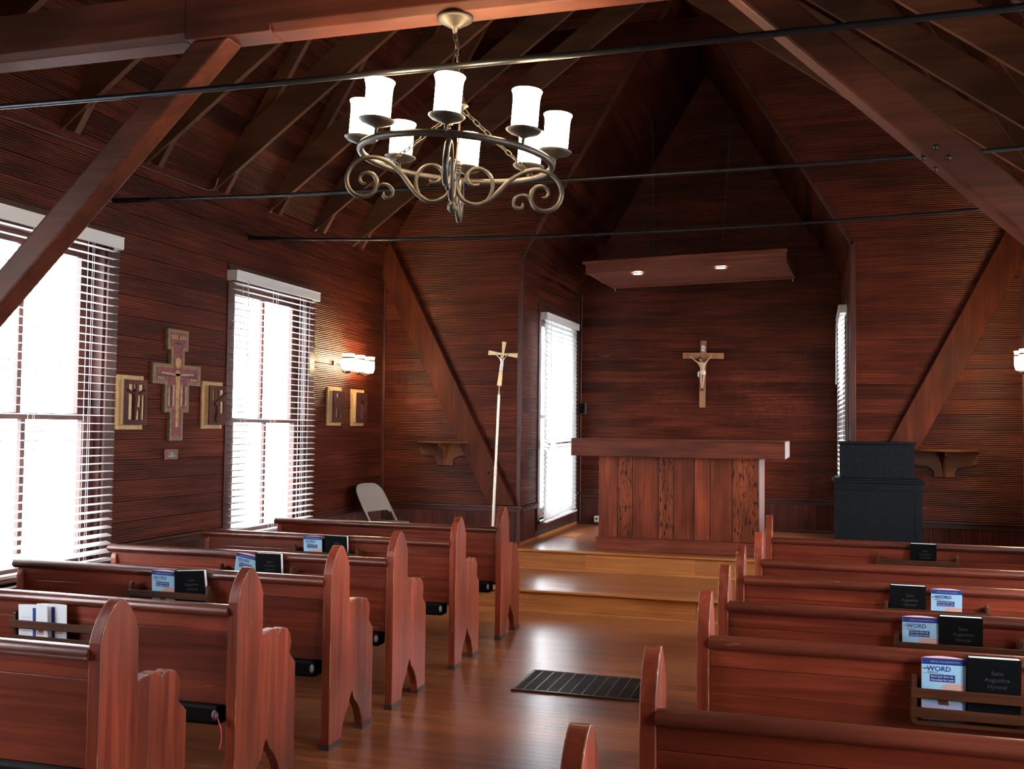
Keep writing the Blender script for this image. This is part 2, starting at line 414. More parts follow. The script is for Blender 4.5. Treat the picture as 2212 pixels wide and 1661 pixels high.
def clip_rows(parent, name, Fm, v_lo, v_hi, spans, mat, gap=0.0012, step=BH):
    """rows of boards; spans(v) -> list of (u0,u1); row edges follow spans linearly"""
    v = v_lo
    while v < v_hi - 0.02:
        w = min(v + step, v_hi)
        A, B = spans(v + 0.001), spans(w - 0.001)
        if len(A) == len(B):
            for (a, b), (c, d) in zip(A, B):
                if max(b - a, d - c) > 0.03:
                    c2, d2 = (c, d) if d - c > 0.005 else ((c + d) / 2 - 0.003, (c + d) / 2 + 0.003)
                    board(parent, name, Fm, a, b, c2, d2, v + gap / 2, w - gap / 2, mat)
        else:
            for a, b in (A if len(A) > len(B) else B): board(parent, name, Fm, a, b, a, b, v + gap / 2, w - gap / 2, mat)
        v = w

def holes_spans(u0, u1, holes):
    def f(v):
        cuts = [(a, b) for a, b, c, d in holes if c < v < d]; cuts.sort(); out = []; p = u0
        for a, b in cuts:
            if a > p: out.append((p, a))
            p = max(p, b)
        if p < u1: out.append((p, u1))
        return out
    return f

def backing(name, Fm, u0, u1, v0, v1, holes, t=0.16, mat='backing', parent=None, n1=0.0):
    us = sorted({u0, u1, *[h[0] for h in holes], *[h[1] for h in holes]}); vs = sorted({v0, v1, *[h[2] for h in holes], *[h[3] for h in holes]})
    mb = MB()
    for i in range(len(us) - 1):
        j = 0
        while j < len(vs) - 1:
            def free(j): 
                cu, cv = (us[i] + us[i + 1]) / 2, (vs[j] + vs[j + 1]) / 2
                return not any(a < cu < b and c < cv < d for a, b, c, d in holes)
            if free(j):
                k = j
                while k + 1 < len(vs) - 1 and free(k + 1): k += 1
                mb.box(us[i], us[i + 1], vs[j], vs[k + 1], n1 - t, n1, Fm); j = k + 1
            else: j += 1
    return struct(mb.build(name, mat, parent))

FL = frame((XL, 0, 0), (0, 1, 0), (0, 0, 1), (1, 0, 0))
FR = frame((XR, 0, 0), (0, -1, 0), (0, 0, 1), (-1, 0, 0))
FG = frame((0, YW, 0), (1, 0, 0), (0, 0, 1), (0, -1, 0))
FA = frame((0, YA, 0), (1, 0, 0), (0, 0, 1), (0, -1, 0))
FAL = frame((XA0, 0, 0), (0, 1, 0), (0, 0, 1), (1, 0, 0))
FAR = frame((XA1, 0, 0), (0, -1, 0), (0, 0, 1), (-1, 0, 0))
FB = frame((0, YB, 0), (-1, 0, 0), (0, 0, 1), (0, 1, 0))

# ------------------------------------------------------------------ windows
WHALF, WZ0, WZ1 = 0.63, 0.66, 2.76          # nave window opening
NAVE_W = [7.72, 4.945, 2.17]
def nave_hole(c): return (c - WHALF, c + WHALF, WZ0, WZ1)
def case_hole(c, half=WHALF, z0=WZ0, z1=WZ1): return (c - half - 0.10, c + half + 0.10, z0 - 0.10, z1 + 0.12)

_wn = [0]
def window(Fm, c, half, z0, z1, portal=True, rail=None):
    _wn[0] += 1
    w = struct(empty('window_%d' % _wn[0], Fm @ Matrix.Translation((c, 0, 0))))
    # casing boards on the room side
    for nm, b in (('casing', (-half - 0.10, -half, z0 - 0.02, z1 + 0.0)), ('casing', (half, half + 0.10, z0 - 0.02, z1 + 0.0))):
        MB().box(*b, 0.0, 0.024).build(nm, 'trim', w, 0.003)
    MB().box(-half - 0.10, half + 0.10, z1, z1 + 0.12, 0.0, 0.026).build('head_casing', 'trim_x', w, 0.003)
    MB().box(-half - 0.12, half + 0.12, z0 - 0.045, z0 - 0.015, -0.02, 0.06).build('sill', 'trim_x', w, 0.004)
    MB().box(-half - 0.10, half + 0.10, z0 - 0.125, z0 - 0.045, 0.0, 0.022).build('apron', 'trim_x', w, 0.003)
    # jamb lining
    mb = MB()
    mb.box(-half, -half + 0.02, z0, z1, -0.16, 0.0); mb.box(half - 0.02, half, z0, z1, -0.16, 0.0)
    mb.box(-half, half, z1 - 0.02, z1, -0.16, 0.0); mb.box(-half, half, z0 - 0.02, z0 + 0.01, -0.16, 0.0)
    mb.build('jamb', 'trim', w)
    zm = rail if rail else (z0 + z1) / 2
    gh = half - 0.13
    for nm, a, b, n in (('upper_sash', zm - 0.02, z1 - 0.02, -0.105), ('lower_sash', z0 + 0.01, zm + 0.02, -0.065)):
        s = MB()
        s.box(-half + 0.02, -gh, a, b, n - 0.018, n + 0.018); s.box(gh, half - 0.02, a, b, n - 0.018, n + 0.018)
        t1, t0 = (0.07, 0.04) if nm == 'upper_sash' else (0.04, 0.09)
        s.box(-gh, gh, b - t1, b, n - 0.018, n + 0.018); s.box(-gh, gh, a, a + t0, n - 0.018, n + 0.018)
        so = s.build(nm, 'trim', w)
        MB().box(-0.017, 0.017, a + t0, b - t1, n - 0.014, n + 0.014).build('muntin', 'trim', so)
        for u0, u1 in ((-gh, -0.017), (0.017, gh)):
            MB().add([(u0, a + t0, n), (u1, a + t0, n), (u1, b - t1, n), (u0, b - t1, n)], [(0, 1, 2, 3)]).build('pane', 'glass', so)
    if portal:
        d = bpy.data.lights.new('window_portal', 'AREA'); d.shape = 'RECTANGLE'; d.size = half * 2; d.size_y = z1 - z0; d.cycles.is_portal = True
        o = bpy.data.objects.new('window_portal', d); COL.objects.link(o)
        o.matrix_world = Fm @ Matrix.Translation((c, (z0 + z1) / 2, -0.17)) @ Matrix.Rotation(math.pi, 4, 'Y')
    return w

# ------------------------------------------------------------------ floor and platforms
fl = struct(MB().box(XL - 0.2, XR + 0.2, YB - 0.2, YS1 + 0.3, -0.2, -0.012).build('floor', 'backing'))
_fb = {}
def floor_rows(parent, x0, x1, y0, y1, ztop, width, mat, name, cap=None, thick=0.012):
    n = 0; y = y0; stuff = MB()
    while y < y1 - 0.004:
        w = min(width, y1 - y); x = x0; first = True
        while x < x1 - 0.01:
            L = round(random.uniform(0.5, 2.6), 1)
            if first: L = round(random.uniform(0.4, 2.2), 1); first = False
            if x + L > x1 - 0.3: L = x1 - x
            if cap is None or n < cap:
                k = (round(L, 3), round(w, 4), mat)
                if k not in _fb: _fb[k] = MB().box(0.0004, L - 0.0004, 0.0004, w - 0.0004, -thick, 0).mesh(name, mat)
                o = put(_fb[k], name, parent); o.location = (x, y, ztop); n += 1
            else: stuff.box(x + 0.0004, x + L - 0.0004, y + 0.0004, y + w - 0.0004, ztop - thick, ztop)
            x += L
        y += w
    if stuff.v:
        o = stuff.build(name + '_strips', mat, parent); o['kind'] = 'stuff'
floor_rows(fl, XL, XR, 4.18, YS1, 0.0, 0.0575, 'floor', 'floor_board', cap=290)
mb = MB(); y = YB
while y < 4.18 - 0.004:
    w = min(0.0575, 4.18 - y); mb.box(XL, XR, y + 0.0004, y + w - 0.0004, -0.012, 0); y += w
o = mb.build('near_floor_boards', 'floor', fl); o['kind'] = 'stuff'

def step(name, x0, x1, y0, y1, z0, z1, rows):
    s = struct(MB().box(x0, x1, y0 + 0.018, y1, z0 - 0.15, z1 - 0.014).build(name, 'backing'))
    # riser boards
    cuts = [x0, x0 + (x1 - x0) * 0.23, x0 + (x1 - x0) * 0.56, x1]
    for a, b in zip(cuts, cuts[1:]): MB().box(a + 0.0006, b - 0.0006, y0, y0 + 0.018, z0, z1 - 0.022).build('riser_board', 'oak', s)
    # rounded nosing
    pr = [(y0 + 0.06, z1), (y0 - 0.018, z1), (y0 - 0.027, z1 - 0.005), (y0 - 0.03, z1 - 0.012), (y0 - 0.027, z1 - 0.019), (y0 - 0.018, z1 - 0.024), (y0 + 0.06, z1 - 0.024)]
    MB().prism(pr, x0, x1, 'x').build('nosing', 'oak', s, 0.001)
    # shoe moulding along the foot of the riser
    pr = [(y0, z0), (y0 - 0.018, z0), (y0 - 0.016, z0 + 0.009), (y0 - 0.009, z0 + 0.017), (y0, z0 + 0.019)]
    MB().prism(pr, x0, x1, 'x').build('shoe_moulding', 'oak', s)
    floor_rows(s, x0, x1, y0 + 0.06, y1, z1, 0.0575, rows, 'floor_board', cap=150)
    return s
step('altar_step', XL, XR, YS1, YW, 0.0, H1, 'floor')
step('altar_platform', XA0, XA1, YS2, YA, H1, H2, 'floor')

# ------------------------------------------------------------------ walls
WAIN0, RAIL0, RAIL1 = 0.0, 0.715, 0.79
def wainscot(parent, Fm, u0, u1, v0, v1, skip=()):
    # upright reeded boards: frame turned so that the board length runs up
    Ft = Fm @ Matrix(((0, -1, 0, 0), (1, 0, 0, 0), (0, 0, 1, 0), (0, 0, 0, 1)))
    u = u0
    while u < u1 - 0.02:
        w = min(u + BH, u1)
        if not any(a < (u + w) / 2 < b for a, b in skip):
            board(parent, 'wainscot_board', Ft, v0, v1, v0, v1, -w + 0.0006, -u - 0.0006, 'wains')
        u = w
def chair_rail(parent, Fm, u0, u1, z=RAIL0):
    pr = [(z, 0), (z + 0.012, 0.02), (z + 0.05, 0.022), (z + 0.058, 0.042), (z + 0.075, 0.042), (z + 0.075, 0)]
    mb = MB(); vs = [(u, v, n) for u in (u0, u1) for v, n in pr]; k = len(pr)
    mb.add(vs, [tuple(range(k - 1, -1, -1)), tuple(range(k, 2 * k))] + [(i, (i + 1) % k, k + (i + 1) % k, k + i) for i in range(k)])
    o = mb.build('chair_rail', 'trim_x', parent); o.matrix_local = Fm
    return o

# left wall
LH = [nave_hole(c) for c in NAVE_W]
wl = backing('wall_left', FL, YB, YW, -0.1, ZE + 0.1, LH)
wl_holes = [case_hole(c) for c in NAVE_W]
clip_rows(wl, 'siding_board', FL, RAIL1, ZE + 0.03, holes_spans(3.6, YW, wl_holes), 'siding')
wainscot(wl, FL, 3.6, YW, 0.0, RAIL0 + 0.01, [(c - WHALF - 0.1, c + WHALF + 0.1) for c in NAVE_W])
e = [3.0] + sum([[c - WHALF - 0.1, c + WHALF + 0.1] for c in sorted(NAVE_W) if c > 3], []) + [YW]
for a, b in zip(e[0::2], e[1::2]): chair_rail(wl, FL, a, b)
for c in NAVE_W: window(FL, c, WHALF, WZ0, WZ1, rail=1.635)
# right wall (outside the frame) and rear wall behind the camera
wr = backing('wall_right', FR, -YW, -YB, -0.1, ZE + 0.1, [(-b, -a, c, d) for a, b, c, d in map(nave_hole, NAVE_W)])
for c in NAVE_W: window(FR, -c, WHALF, WZ0, WZ1, rail=1.635)
RH = []
wb = backing('wall_rear', FB, -XR, -XL, -0.1, ZE + 0.1, RH)
struct(MB().prism([(XL, ZE), (XC, ZR), (XR, ZE)], YB - 0.16, YB, 'y').build('wall_rear_gable', 'backing'))

# gable wall with the pointed opening
pg = [(XL, -0.1), (XL, ZE), (XC, ZR), (XR, ZE), (XR, -0.1), (XA1, -0.1), (XA1, ZA), (XAC, ZA + (XA1 - XAC) * MA), (XA0, ZA), (XA0, -0.1)]
wg = struct(MB().prism(pg, YW + 0.005, YW + 0.15, 'y').build('wall_front', 'backing'))
def gable_spans(v):
    lo = XL if v < ZE else XL + (v - ZE) / MS; hi = XR if v < ZE else XR - (v - ZE) / MS
    zap = ZA + (XA1 - XAC) * MA
    if v >= zap: return [(lo, hi)]
    a = XA0 if v < ZA else XA0 + (v - ZA) / MA; b = XA1 if v < ZA else XA1 - (v - ZA) / MA
    return [(lo, a), (b, hi)]
clip_rows(wg, 'siding_board', FG, RAIL1, 7.0, gable_spans, 'siding')
for a, b in ((XL, XA0), (XA1, XR)):
    wainscot(wg, FG, a, b, H1, RAIL0 + 0.01); chair_rail(wg, FG, a, b + (0.04 if b == XA0 else 0) )
# alcove walls
AWC, AWH, AZ0, AZ1 = 11.50, 0.72, 0.60, 2.86
ah = [(AWC - AWH, AWC + AWH, AZ0, AZ1)]; ach = [case_hole(AWC, AWH, AZ0, AZ1)]
was = backing('wall_alcove_back', FA, XA0 - 0.2, XA1 + 0.2, 0.2, 6.3, [])
def alc_spans(v):
    return [(XA0, XA1)] if v < ZA else [(XA0 + (v - ZA) / MA, XA1 - (v - ZA) / MA)]
clip_rows(was, 'siding_board', FA, RAIL1, ZA + (XA1 - XAC) * MA, alc_spans, 'siding')
wainscot(was, FA, XA0, XA1, H2, RAIL0 + 0.01); chair_rail(was, FA, XA0, XA1)
wal = backing('wall_alcove_left', FAL, YW + 0.15, YA + 0.15, 0.2, ZA + 0.1, ah)
clip_rows(wal, 'siding_board', FAL, RAIL1, ZA, holes_spans(YW, YA, ach), 'siding')
wainscot(wal, FAL, YW, YA, H2, RAIL0 + 0.01, [(AWC - AWH - 0.1, AWC + AWH + 0.1)])
chair_rail(wal, FAL, YW - 0.04, AWC - AWH - 0.1); chair_rail(wal, FAL, AWC + AWH + 0.1, YA)
window(FAL, AWC, AWH, AZ0, AZ1)
war = backing('wall_alcove_right', FAR, -YA - 0.15, -YW - 0.15, 0.2, ZA + 0.1, [(-b, -a, c, d) for a, b, c, d in ah])
clip_rows(war, 'siding_board', FAR, RAIL1, ZA, holes_spans(-YA, -YW, [(-b, -a, c, d) for a, b, c, d in ach]), 'siding')
wainscot(war, FAR, -YA, -YW, H2, RAIL0 + 0.01, [(-AWC - AWH - 0.1, -AWC + AWH + 0.1)])
window(FAR, -AWC, AWH, AZ0, AZ1)

# baseboards
struct(MB().box(XA0, XA0 + 0.016, YW - 0.02, YA, H2, H2 + 0.035).build('baseboard_alcove_left', 'oak', None, 0.003))
struct(MB().box(XA0, XA1, YA - 0.016, YA, H2, H2 + 0.035).build('baseboard_alcove_back', 'trim_x', None, 0.003))
# trims: corners, opening edges, eaves moulding
def trim(i, mb, mat='trim', bev=0.004): return struct(mb.build('trim_%d' % i, mat, None, bev))
trim(1, MB().box(XL, XL + 0.035, YW - 0.035, YW, RAIL1, ZE))
trim(2, MB().box(XA0 - 0.035, XA0 + 0.012, YW - 0.022, YW + 0.03, RAIL1 - 0.6, ZA + 0.03))
trim(3, MB().box(XA1 - 0.012, XA1 + 0.035, YW - 0.022, YW + 0.03, RAIL1 - 0.6, ZA + 0.03))
zap = ZA + (XA1 - XAC) * MA
trim(4, MB().beam((XA0 - 0.008, YW + 0.004, ZA), (XAC, YW + 0.004, zap + 0.01), 0.052, 0.04, (0, 0, 1)), 'trim_x')
trim(5, MB().beam((XA1 + 0.008, YW + 0.004, ZA), (XAC, YW + 0.004, zap + 0.01), 0.052, 0.04, (0, 0, 1)), 'trim_x')
trim(6, MB().box(XA0 + 0.0, XA0 + 0.03, YA - 0.03, YA, H2, ZA))
trim(7, MB().box(XA1 - 0.03, XA1, YA - 0.03, YA, H2, ZA))
trim(8, MB().box(XR - 0.035, XR, YW - 0.035, YW, RAIL1, ZE))

# ------------------------------------------------------------------ roof
c_len = math.hypot(1, MS); va = Vector((1, 0, MS)) / c_len
FDL = frame((XL, 0, ZE), (0, 1, 0), va, Vector((MS, 0, -1)) / c_len)
FDR = frame((XR, 0, ZE), (0, -1, 0), Vector((-1, 0, MS)) / c_len, Vector((-MS, 0, -1)) / c_len)
SL = (XR - XL) / 2 * c_len
ce = MB()
ce.box(YB, YW + 0.15, -0.2, SL + 0.1, -0.2, 0.0, FDL); ce.box(-YW - 0.15, -YB, -0.2, SL + 0.1, -0.2, 0.0, FDR)
ce = struct(ce.build('ceiling', 'deck'))
clip_rows(ce, 'deck_board', FDL, 0.02, SL - 0.05, lambda v: [(3.3, YW)], 'deck')
clip_rows(ce, 'deck_board', FDR, 0.02, SL - 0.05, lambda v: [(-YW, -5.0)], 'deck')
c2 = math.hypot(1, MA); SA = (XA1 - XA0) / 2 * c2
FTL = frame((XA0, 0, ZA), (0, 1, 0), Vector((1, 0, MA)) / c2, Vector((MA, 0, -1)) / c2)
FTR = frame((XA1, 0, ZA), (0, -1, 0), Vector((-1, 0, MA)) / c2, Vector((-MA, 0, -1)) / c2)
ca = MB(); ca.box(YW + 0.15, YA + 0.15, -0.1, SA + 0.05, -0.12, 0.0, FTL); ca.box(-YA - 0.15, -YW - 0.15, -0.1, SA + 0.05, -0.12, 0.0, FTR)
ca = struct(ca.build('ceiling_alcove', 'deck'))
clip_rows(ca, 'deck_board', FTL, 0.0, SA - 0.02, lambda v: [(YW, YA)], 'deck')
clip_rows(ca, 'deck_board', FTR, 0.0, SA - 0.02, lambda v: [(-YA, -YW)], 'deck')

# scissor trusses
MSC = 0.74
ORD = ['nearest the camera', 'second nearest the camera', 'third nearest the camera', 'fourth from the camera', 'fifth from the camera', 'sixth from the camera', 'seventh from the camera', 'farthest, just before the front wall']
def truss_proto():
    t = empty('scissor_truss')
    for s in (-1, 1):
        xw = XL if s < 0 else XR
        # rafter against the roof boarding
        nrm = Vector((-s * MS, 0, -1)) / c_len
        a = Vector((xw, 0, ZE)) + nrm * 0.065; b = Vector((XC, 0, ZR)) + nrm * 0.065
        MB().beam(a, b, 0.05, 0.10, -nrm).build('rafter', 'rafter', t)
        # scissor tie: wide plank set on edge, from the wall plate to the opposite rafter
        dx = -s; y = 0.024 * s
        xe = XC + (-s) * 1.18
        def z(x): return 3.40 + abs(x - xw) * MSC
        hh = 0.285
        pts = [(xw, z(xw)), (xe, z(xe)), (xe - dx * 0.16, z(xe) + 0.16), (xw + dx * 0.085, z(xw) + hh - 0.13 + 0.02)]
        pts = [(xw, z(xw)), (xe, z(xe)), (xe, z(xe) + hh), (xw + dx * 0.22, z(xw + dx * 0.22) + hh), (xw, z(xw) + 0.02)]
        MB().prism(pts, y - 0.021, y + 0.021, 'y').build('scissor_tie', 'rafter', t, 0.003)
    return t
tp = None
TY = [9.28, 8.45, 7.63, 6.81, 5.98, 5.15, 4.33, 3.50]
for i, yy in enumerate(TY):
    if tp is None: tp = t = truss_proto()
    else: t = copy_tree(tp)
    t.location = (0, yy, 0)
    tag(t, 'brown scissor roof truss of planks, ' + ORD[len(TY) - 1 - i], 'roof truss', 'scissor trusses under the roof')
cb = MB().beam((XC - 1.95, 9.40, 5.36), (XC + 1.95, 9.40, 5.36), 0.04, 0.20, (0, 0, 1)).build('collar_beam', 'deck')
tag(cb, 'dark horizontal collar beam high in front of the pointed opening', 'beam')

# main tie-beam truss
BOLTS = ((0.388, -0.649), (0.428, -0.687), (0.349, -0.683), (0.386, -0.723))
mt = empty('tie_beam_truss', T(0, 3.645, 3.2)); tag(mt, 'heavy red-brown tie beam with two knee braces carrying the chandelier', 'beam')
y0, y1 = -0.067, 0.065
pr = [(y0, 0.205), (y0, 0.03), (y0 + 0.022, 0.0), (y1, 0.0), (y1, 0.205)]
segs = [(XL, -2.52, 0), (-2.30, -2.12, 1), (-2.12, -0.50, 0), (-0.20, XR, 0)]
mb = MB().prism([(y0, 0.205), (y0, 0.0), (y1, 0.0), (y1, 0.205)], -2.52, -2.12, 'x').prism([(y0, 0.205), (y0, 0.0), (y1, 0.0), (y1, 0.205)], -0.53, -0.13, 'x')
mb.prism(pr, XL, -2.52, 'x').prism(pr, -2.12, -0.53, 'x').prism(pr, -0.13, XR, 'x')
mb.build('tie_beam', 'beam', mt, 0.004)
for s in (-1, 1):
    xi, xo = XC + s * 0.99, XC + s * 1.16
    zb = 0.97
    pts = [(xi, 0.0), (xi + s * 2.16, -2.16 * zb), (xi + s * 2.16, -2.16 * zb + 0.17), (xo, 0.0)]
    MB().prism(pts, -0.058, 0.056, 'y').build('knee_brace', 'beam', mt, 0.012, 2)
for px, pz in BOLTS:
    MB().lathe([(0.0001, 0), (0.010, 0), (0.010, 0.0022), (0.0001, 0.003)], 10, mat=Matrix.Translation((px, -0.058, pz)) @ Matrix.Rotation(R(90), 4, 'X')).build('bolt_head', 'grate', mt)  # flat dark discs; the shade of recessed bolt holes is put into their colour

# wall braces lying on the front wall
def wall_brace(pts, label):
    o = MB().prism(pts, YW - 0.085, YW - 0.012, 'y').build('wall_brace', 'brace', None, 0.005)
    tag(o, label, 'brace', 'slanting braces on the front wall'); return o
L0 = [(-4.47, 3.60), (-4.40, 3.60), (-2.955, 0.80), (-3.235, 0.80), (-4.47, 3.19)]
b1 = wall_brace(L0, 'long slanting brace on the front wall left of the opening')
MB().lathe([(0.0001, 0), (0.014, 0), (0.014, 0.002), (0.0001, 0.002)], 12, mat=Matrix.Translation((-3.23, YW - 0.0855, 1.13)) @ Matrix.Rotation(R(90), 4, 'X')).build('bolt_hole', 'pit', b1)  # flat disc painted black as the shade inside a hole
wall_brace([(2 * -1.325 - x, z) for x, z in L0], 'long slanting brace on the front wall behind the black cabinet')

# tie rods
def tie_rod(y, z, sag, r, label, x0=XL, x1=XR):
    t = empty('tie_rod', T(0, y, 0)); tag(t, label, 'rod', 'iron tie rods across the nave')
    pts = [(x0 + (x1 - x0) * i / 12, 0, z - sag * (1 - (2 * i / 12 - 1) ** 2)) for i in range(13)]
    MB().tube(pts, r, 10).build('rod', 'iron', t)
    for xa, xb in ((x0, x0 + 0.30), (x1, x1 - 0.30)):
        MB().tube([(xa, 0, z + 0.001), (xb, 0, z - sag * 0.15)], r * 1.55, 8).build('end_sleeve', 'iron', t)
        MB().lathe([(0.0001, 0), (0.045, 0), (0.045, 0.012), (0.0001, 0.012)], 12, mat=Matrix.Translation((xa, 0, z)) @ Matrix.Rotation(R(90 if xa < xb else -90), 4, 'Y')).build('wall_plate', 'iron', t)
tie_rod(3.45, 2.965, 0.035, 0.0125, 'black iron tie rod passing in front of the chandelier chain')
tie_rod(5.61, 3.075, 0.045, 0.0115, 'black iron tie rod between the other two, behind the chandelier scrolls')
tie_rod(7.29, 3.135, 0.095, 0.0115, 'black iron tie rod farthest from the camera')
# conduit along the eaves
o = MB().tube(spline([(XL + 0.03, 3.3, 3.30), (XL + 0.03, 5.0, 3.355), (XL + 0.03, 6.5, 3.385), (XL + 0.032, 6.66, 3.39), (XL + 0.05, 6.72, 3.42), (XL + 0.07, 6.73, 3.50)], 4), 0.011, 8).build('conduit', 'pipe')
tag(o, 'thin brown conduit running along the top of the left wall', 'conduit')

# ------------------------------------------------------------------ window blinds
def slat_mesh(L, w=0.05):
    mb = MB(); pts = []
    for k in range(5):
        t = k / 4 - 0.5; pts.append((t * w, 0.003 * (1 - 4 * t * t)))
    vs = [(x, y + dy, z) for dy in (0, 0.0026) for x in (-L / 2, L / 2) for z, y in pts]
    fs = []
    for i in range(4):
        fs += [(i, 5 + i, 6 + i, 1 + i), (10 + i, 11 + i, 16 + i, 15 + i)]
    fs += [(0, 10, 15, 5), (4, 9, 19, 14), (0, 1, 2, 3, 4, 14, 13, 12, 11, 10), (5, 15, 16, 17, 18, 19, 9, 8, 7, 6)]
    mb.add(vs, fs, False)
    return mb.mesh('slat', 'slat')
def blind(Fm, c, half, ztop, zbot, tilt, label, n0=0.03, pitch=0.0515, gap=None, roll=0.0, sw=0.05):
    b = empty('window_blind', Fm @ Matrix.Translation((c, ztop, 0)) @ Matrix.Rotation(roll, 4, 'Z')); tag(b, label, 'window blind', 'white slatted window blinds')
    nb = n0 + 0.034
    # headrail and valance with returned ends
    MB().box(-half + 0.02, half - 0.02, -0.055, -0.012, n0, nb + 0.02).build('headrail', 'white', b)
    pr = [(-0.082, nb + 0.030), (-0.078, nb + 0.036), (-0.01, nb + 0.036), (0.0, nb + 0.042), (0.0, nb + 0.030)]
    v = MB(); k = len(pr); vs = [(u, y, z) for u in (-half, half) for y, z in pr]
    v.add(vs, [tuple(range(k - 1, -1, -1)), tuple(range(k, 2 * k))] + [(i, (i + 1) % k, k + (i + 1) % k, k + i) for i in range(k)])
    for s in (-1, 1): v.box(min(s * half, s * (half - 0.008)), max(s * half, s * (half - 0.008)), -0.082, 0.0, 0.004, nb + 0.030)
    v.build('valance', 'valance', b)
    me = slat_mesh(half * 2 - 0.05, sw)
    H = ztop - zbot; n = int((H - 0.11) / pitch)
    for i in range(n):
        y = -0.10 - i * pitch
        o = put(me, 'slat', b); o.matrix_local = Matrix.Translation((0, y, nb)) @ Matrix.Rotation(tilt(i, n), 4, 'X')
    yb = -0.10 - n * pitch
    MB().box(-half + 0.025, half - 0.025, yb - 0.012, yb + 0.008, nb - 0.025, nb + 0.025).build('bottom_rail', 'valance', b, 0.003)
    for u in (-half * 0.72, -half * 0.05, half * 0.62):
        l = MB()
        for z in (nb - 0.024, nb + 0.024): l.box(u - 0.0012, u + 0.0012, yb, -0.05, z - 0.0008, z + 0.0008)
        l.box(u + 0.012, u + 0.0135, yb, -0.05, nb - 0.0008, nb + 0.0008)
        l.build('ladder_cord', 'white', b)
    MB().tube([(-half + 0.17, -0.06, nb + 0.038), (-half + 0.175, -0.75, nb + 0.04)], 0.0035, 6).build('tilt_wand', 'white', b)
    return b
def open_tilt(i, n): return R(3) + (R(26) * max(0, (i - n * 0.80) / (n * 0.2)) ** 1.2)
def open2(i, n): return R(3) + R(5) * i / n
def closed(i, n): return R(24) if i in (int(n * 0.61), int(n * 0.61) + 1) else R(73)
blind(FL, 4.945 - 0.03, 0.705, 2.825, 0.68, open_tilt, 'white slatted blind on the nearest left window, partly hidden by the knee brace')
blind(FL, 7.72 - 0.03, 0.705, 2.825, 0.68, open2, 'white slatted blind on the left window between the carved panels and the wall lamp')
blind(FAL, AWC + 0.02, 0.80, AZ1 + 0.03, 0.56, closed, 'closed white slatted blind on the alcove window left of the altar', roll=R(0.8), sw=0.06)
blind(FAR, -AWC, 0.76, AZ1 + 0.03, 0.56, lambda i, n: R(20), 'white slatted blind on the alcove window right of the altar')

# ------------------------------------------------------------------ pews
def end_outline(top=True):
    if top: head = [(0, 0.862), (0.012, 0.898), (0.034, 0.938), (0.062, 0.970), (0.088, 0.989), (0.108, 0.995), (0.130, 0.984), (0.158, 0.955), (0.184, 0.915), (0.203, 0.872)]
    else: head = [(0, 0.76), (0.01, 0.79), (0.04, 0.806), (0.09, 0.80), (0.15, 0.765), (0.19, 0.73), (0.203, 0.71)]
    front = [(0.206, 0.694), (0.25, 0.702), (0.31, 0.702), (0.333, 0.690), (0.346, 0.676), (0.358, 0.688), (0.385, 0.692), (0.425, 0.680), (0.452, 0.650), (0.462, 0.615), (0.456, 0.580), (0.450, 0.566), (0.468, 0.545), (0.492, 0.525), (0.505, 0.512),
             (0.507, 0.0), (0.385, 0.0), (0.378, 0.055), (0.358, 0.105), (0.325, 0.15), (0.285, 0.185), (0.268, 0.215), (0.255, 0.235), (0.240, 0.215), (0.215, 0.165), (0.175, 0.12), (0.148, 0.075), (0.132, 0.0)]
    head = [(v.x, v.y) for v in spline([(p, q_, 0) for p, q_ in head], 3)]
    return [(0, 0)] + head + front
def clip(poly, c, sgn):
    out = []
    for i in range(len(poly)):
        (a, b), (p, q_) = poly[i], poly[(i + 1) % len(poly)]
        ia, ip = (a - c) * sgn >= 0, (p - c) * sgn >= 0
        if ia: out.append((a, b))
        if ia != ip: u = (c - a) / (p - a); out.append((c, b + (q_ - b) * u))
    return out
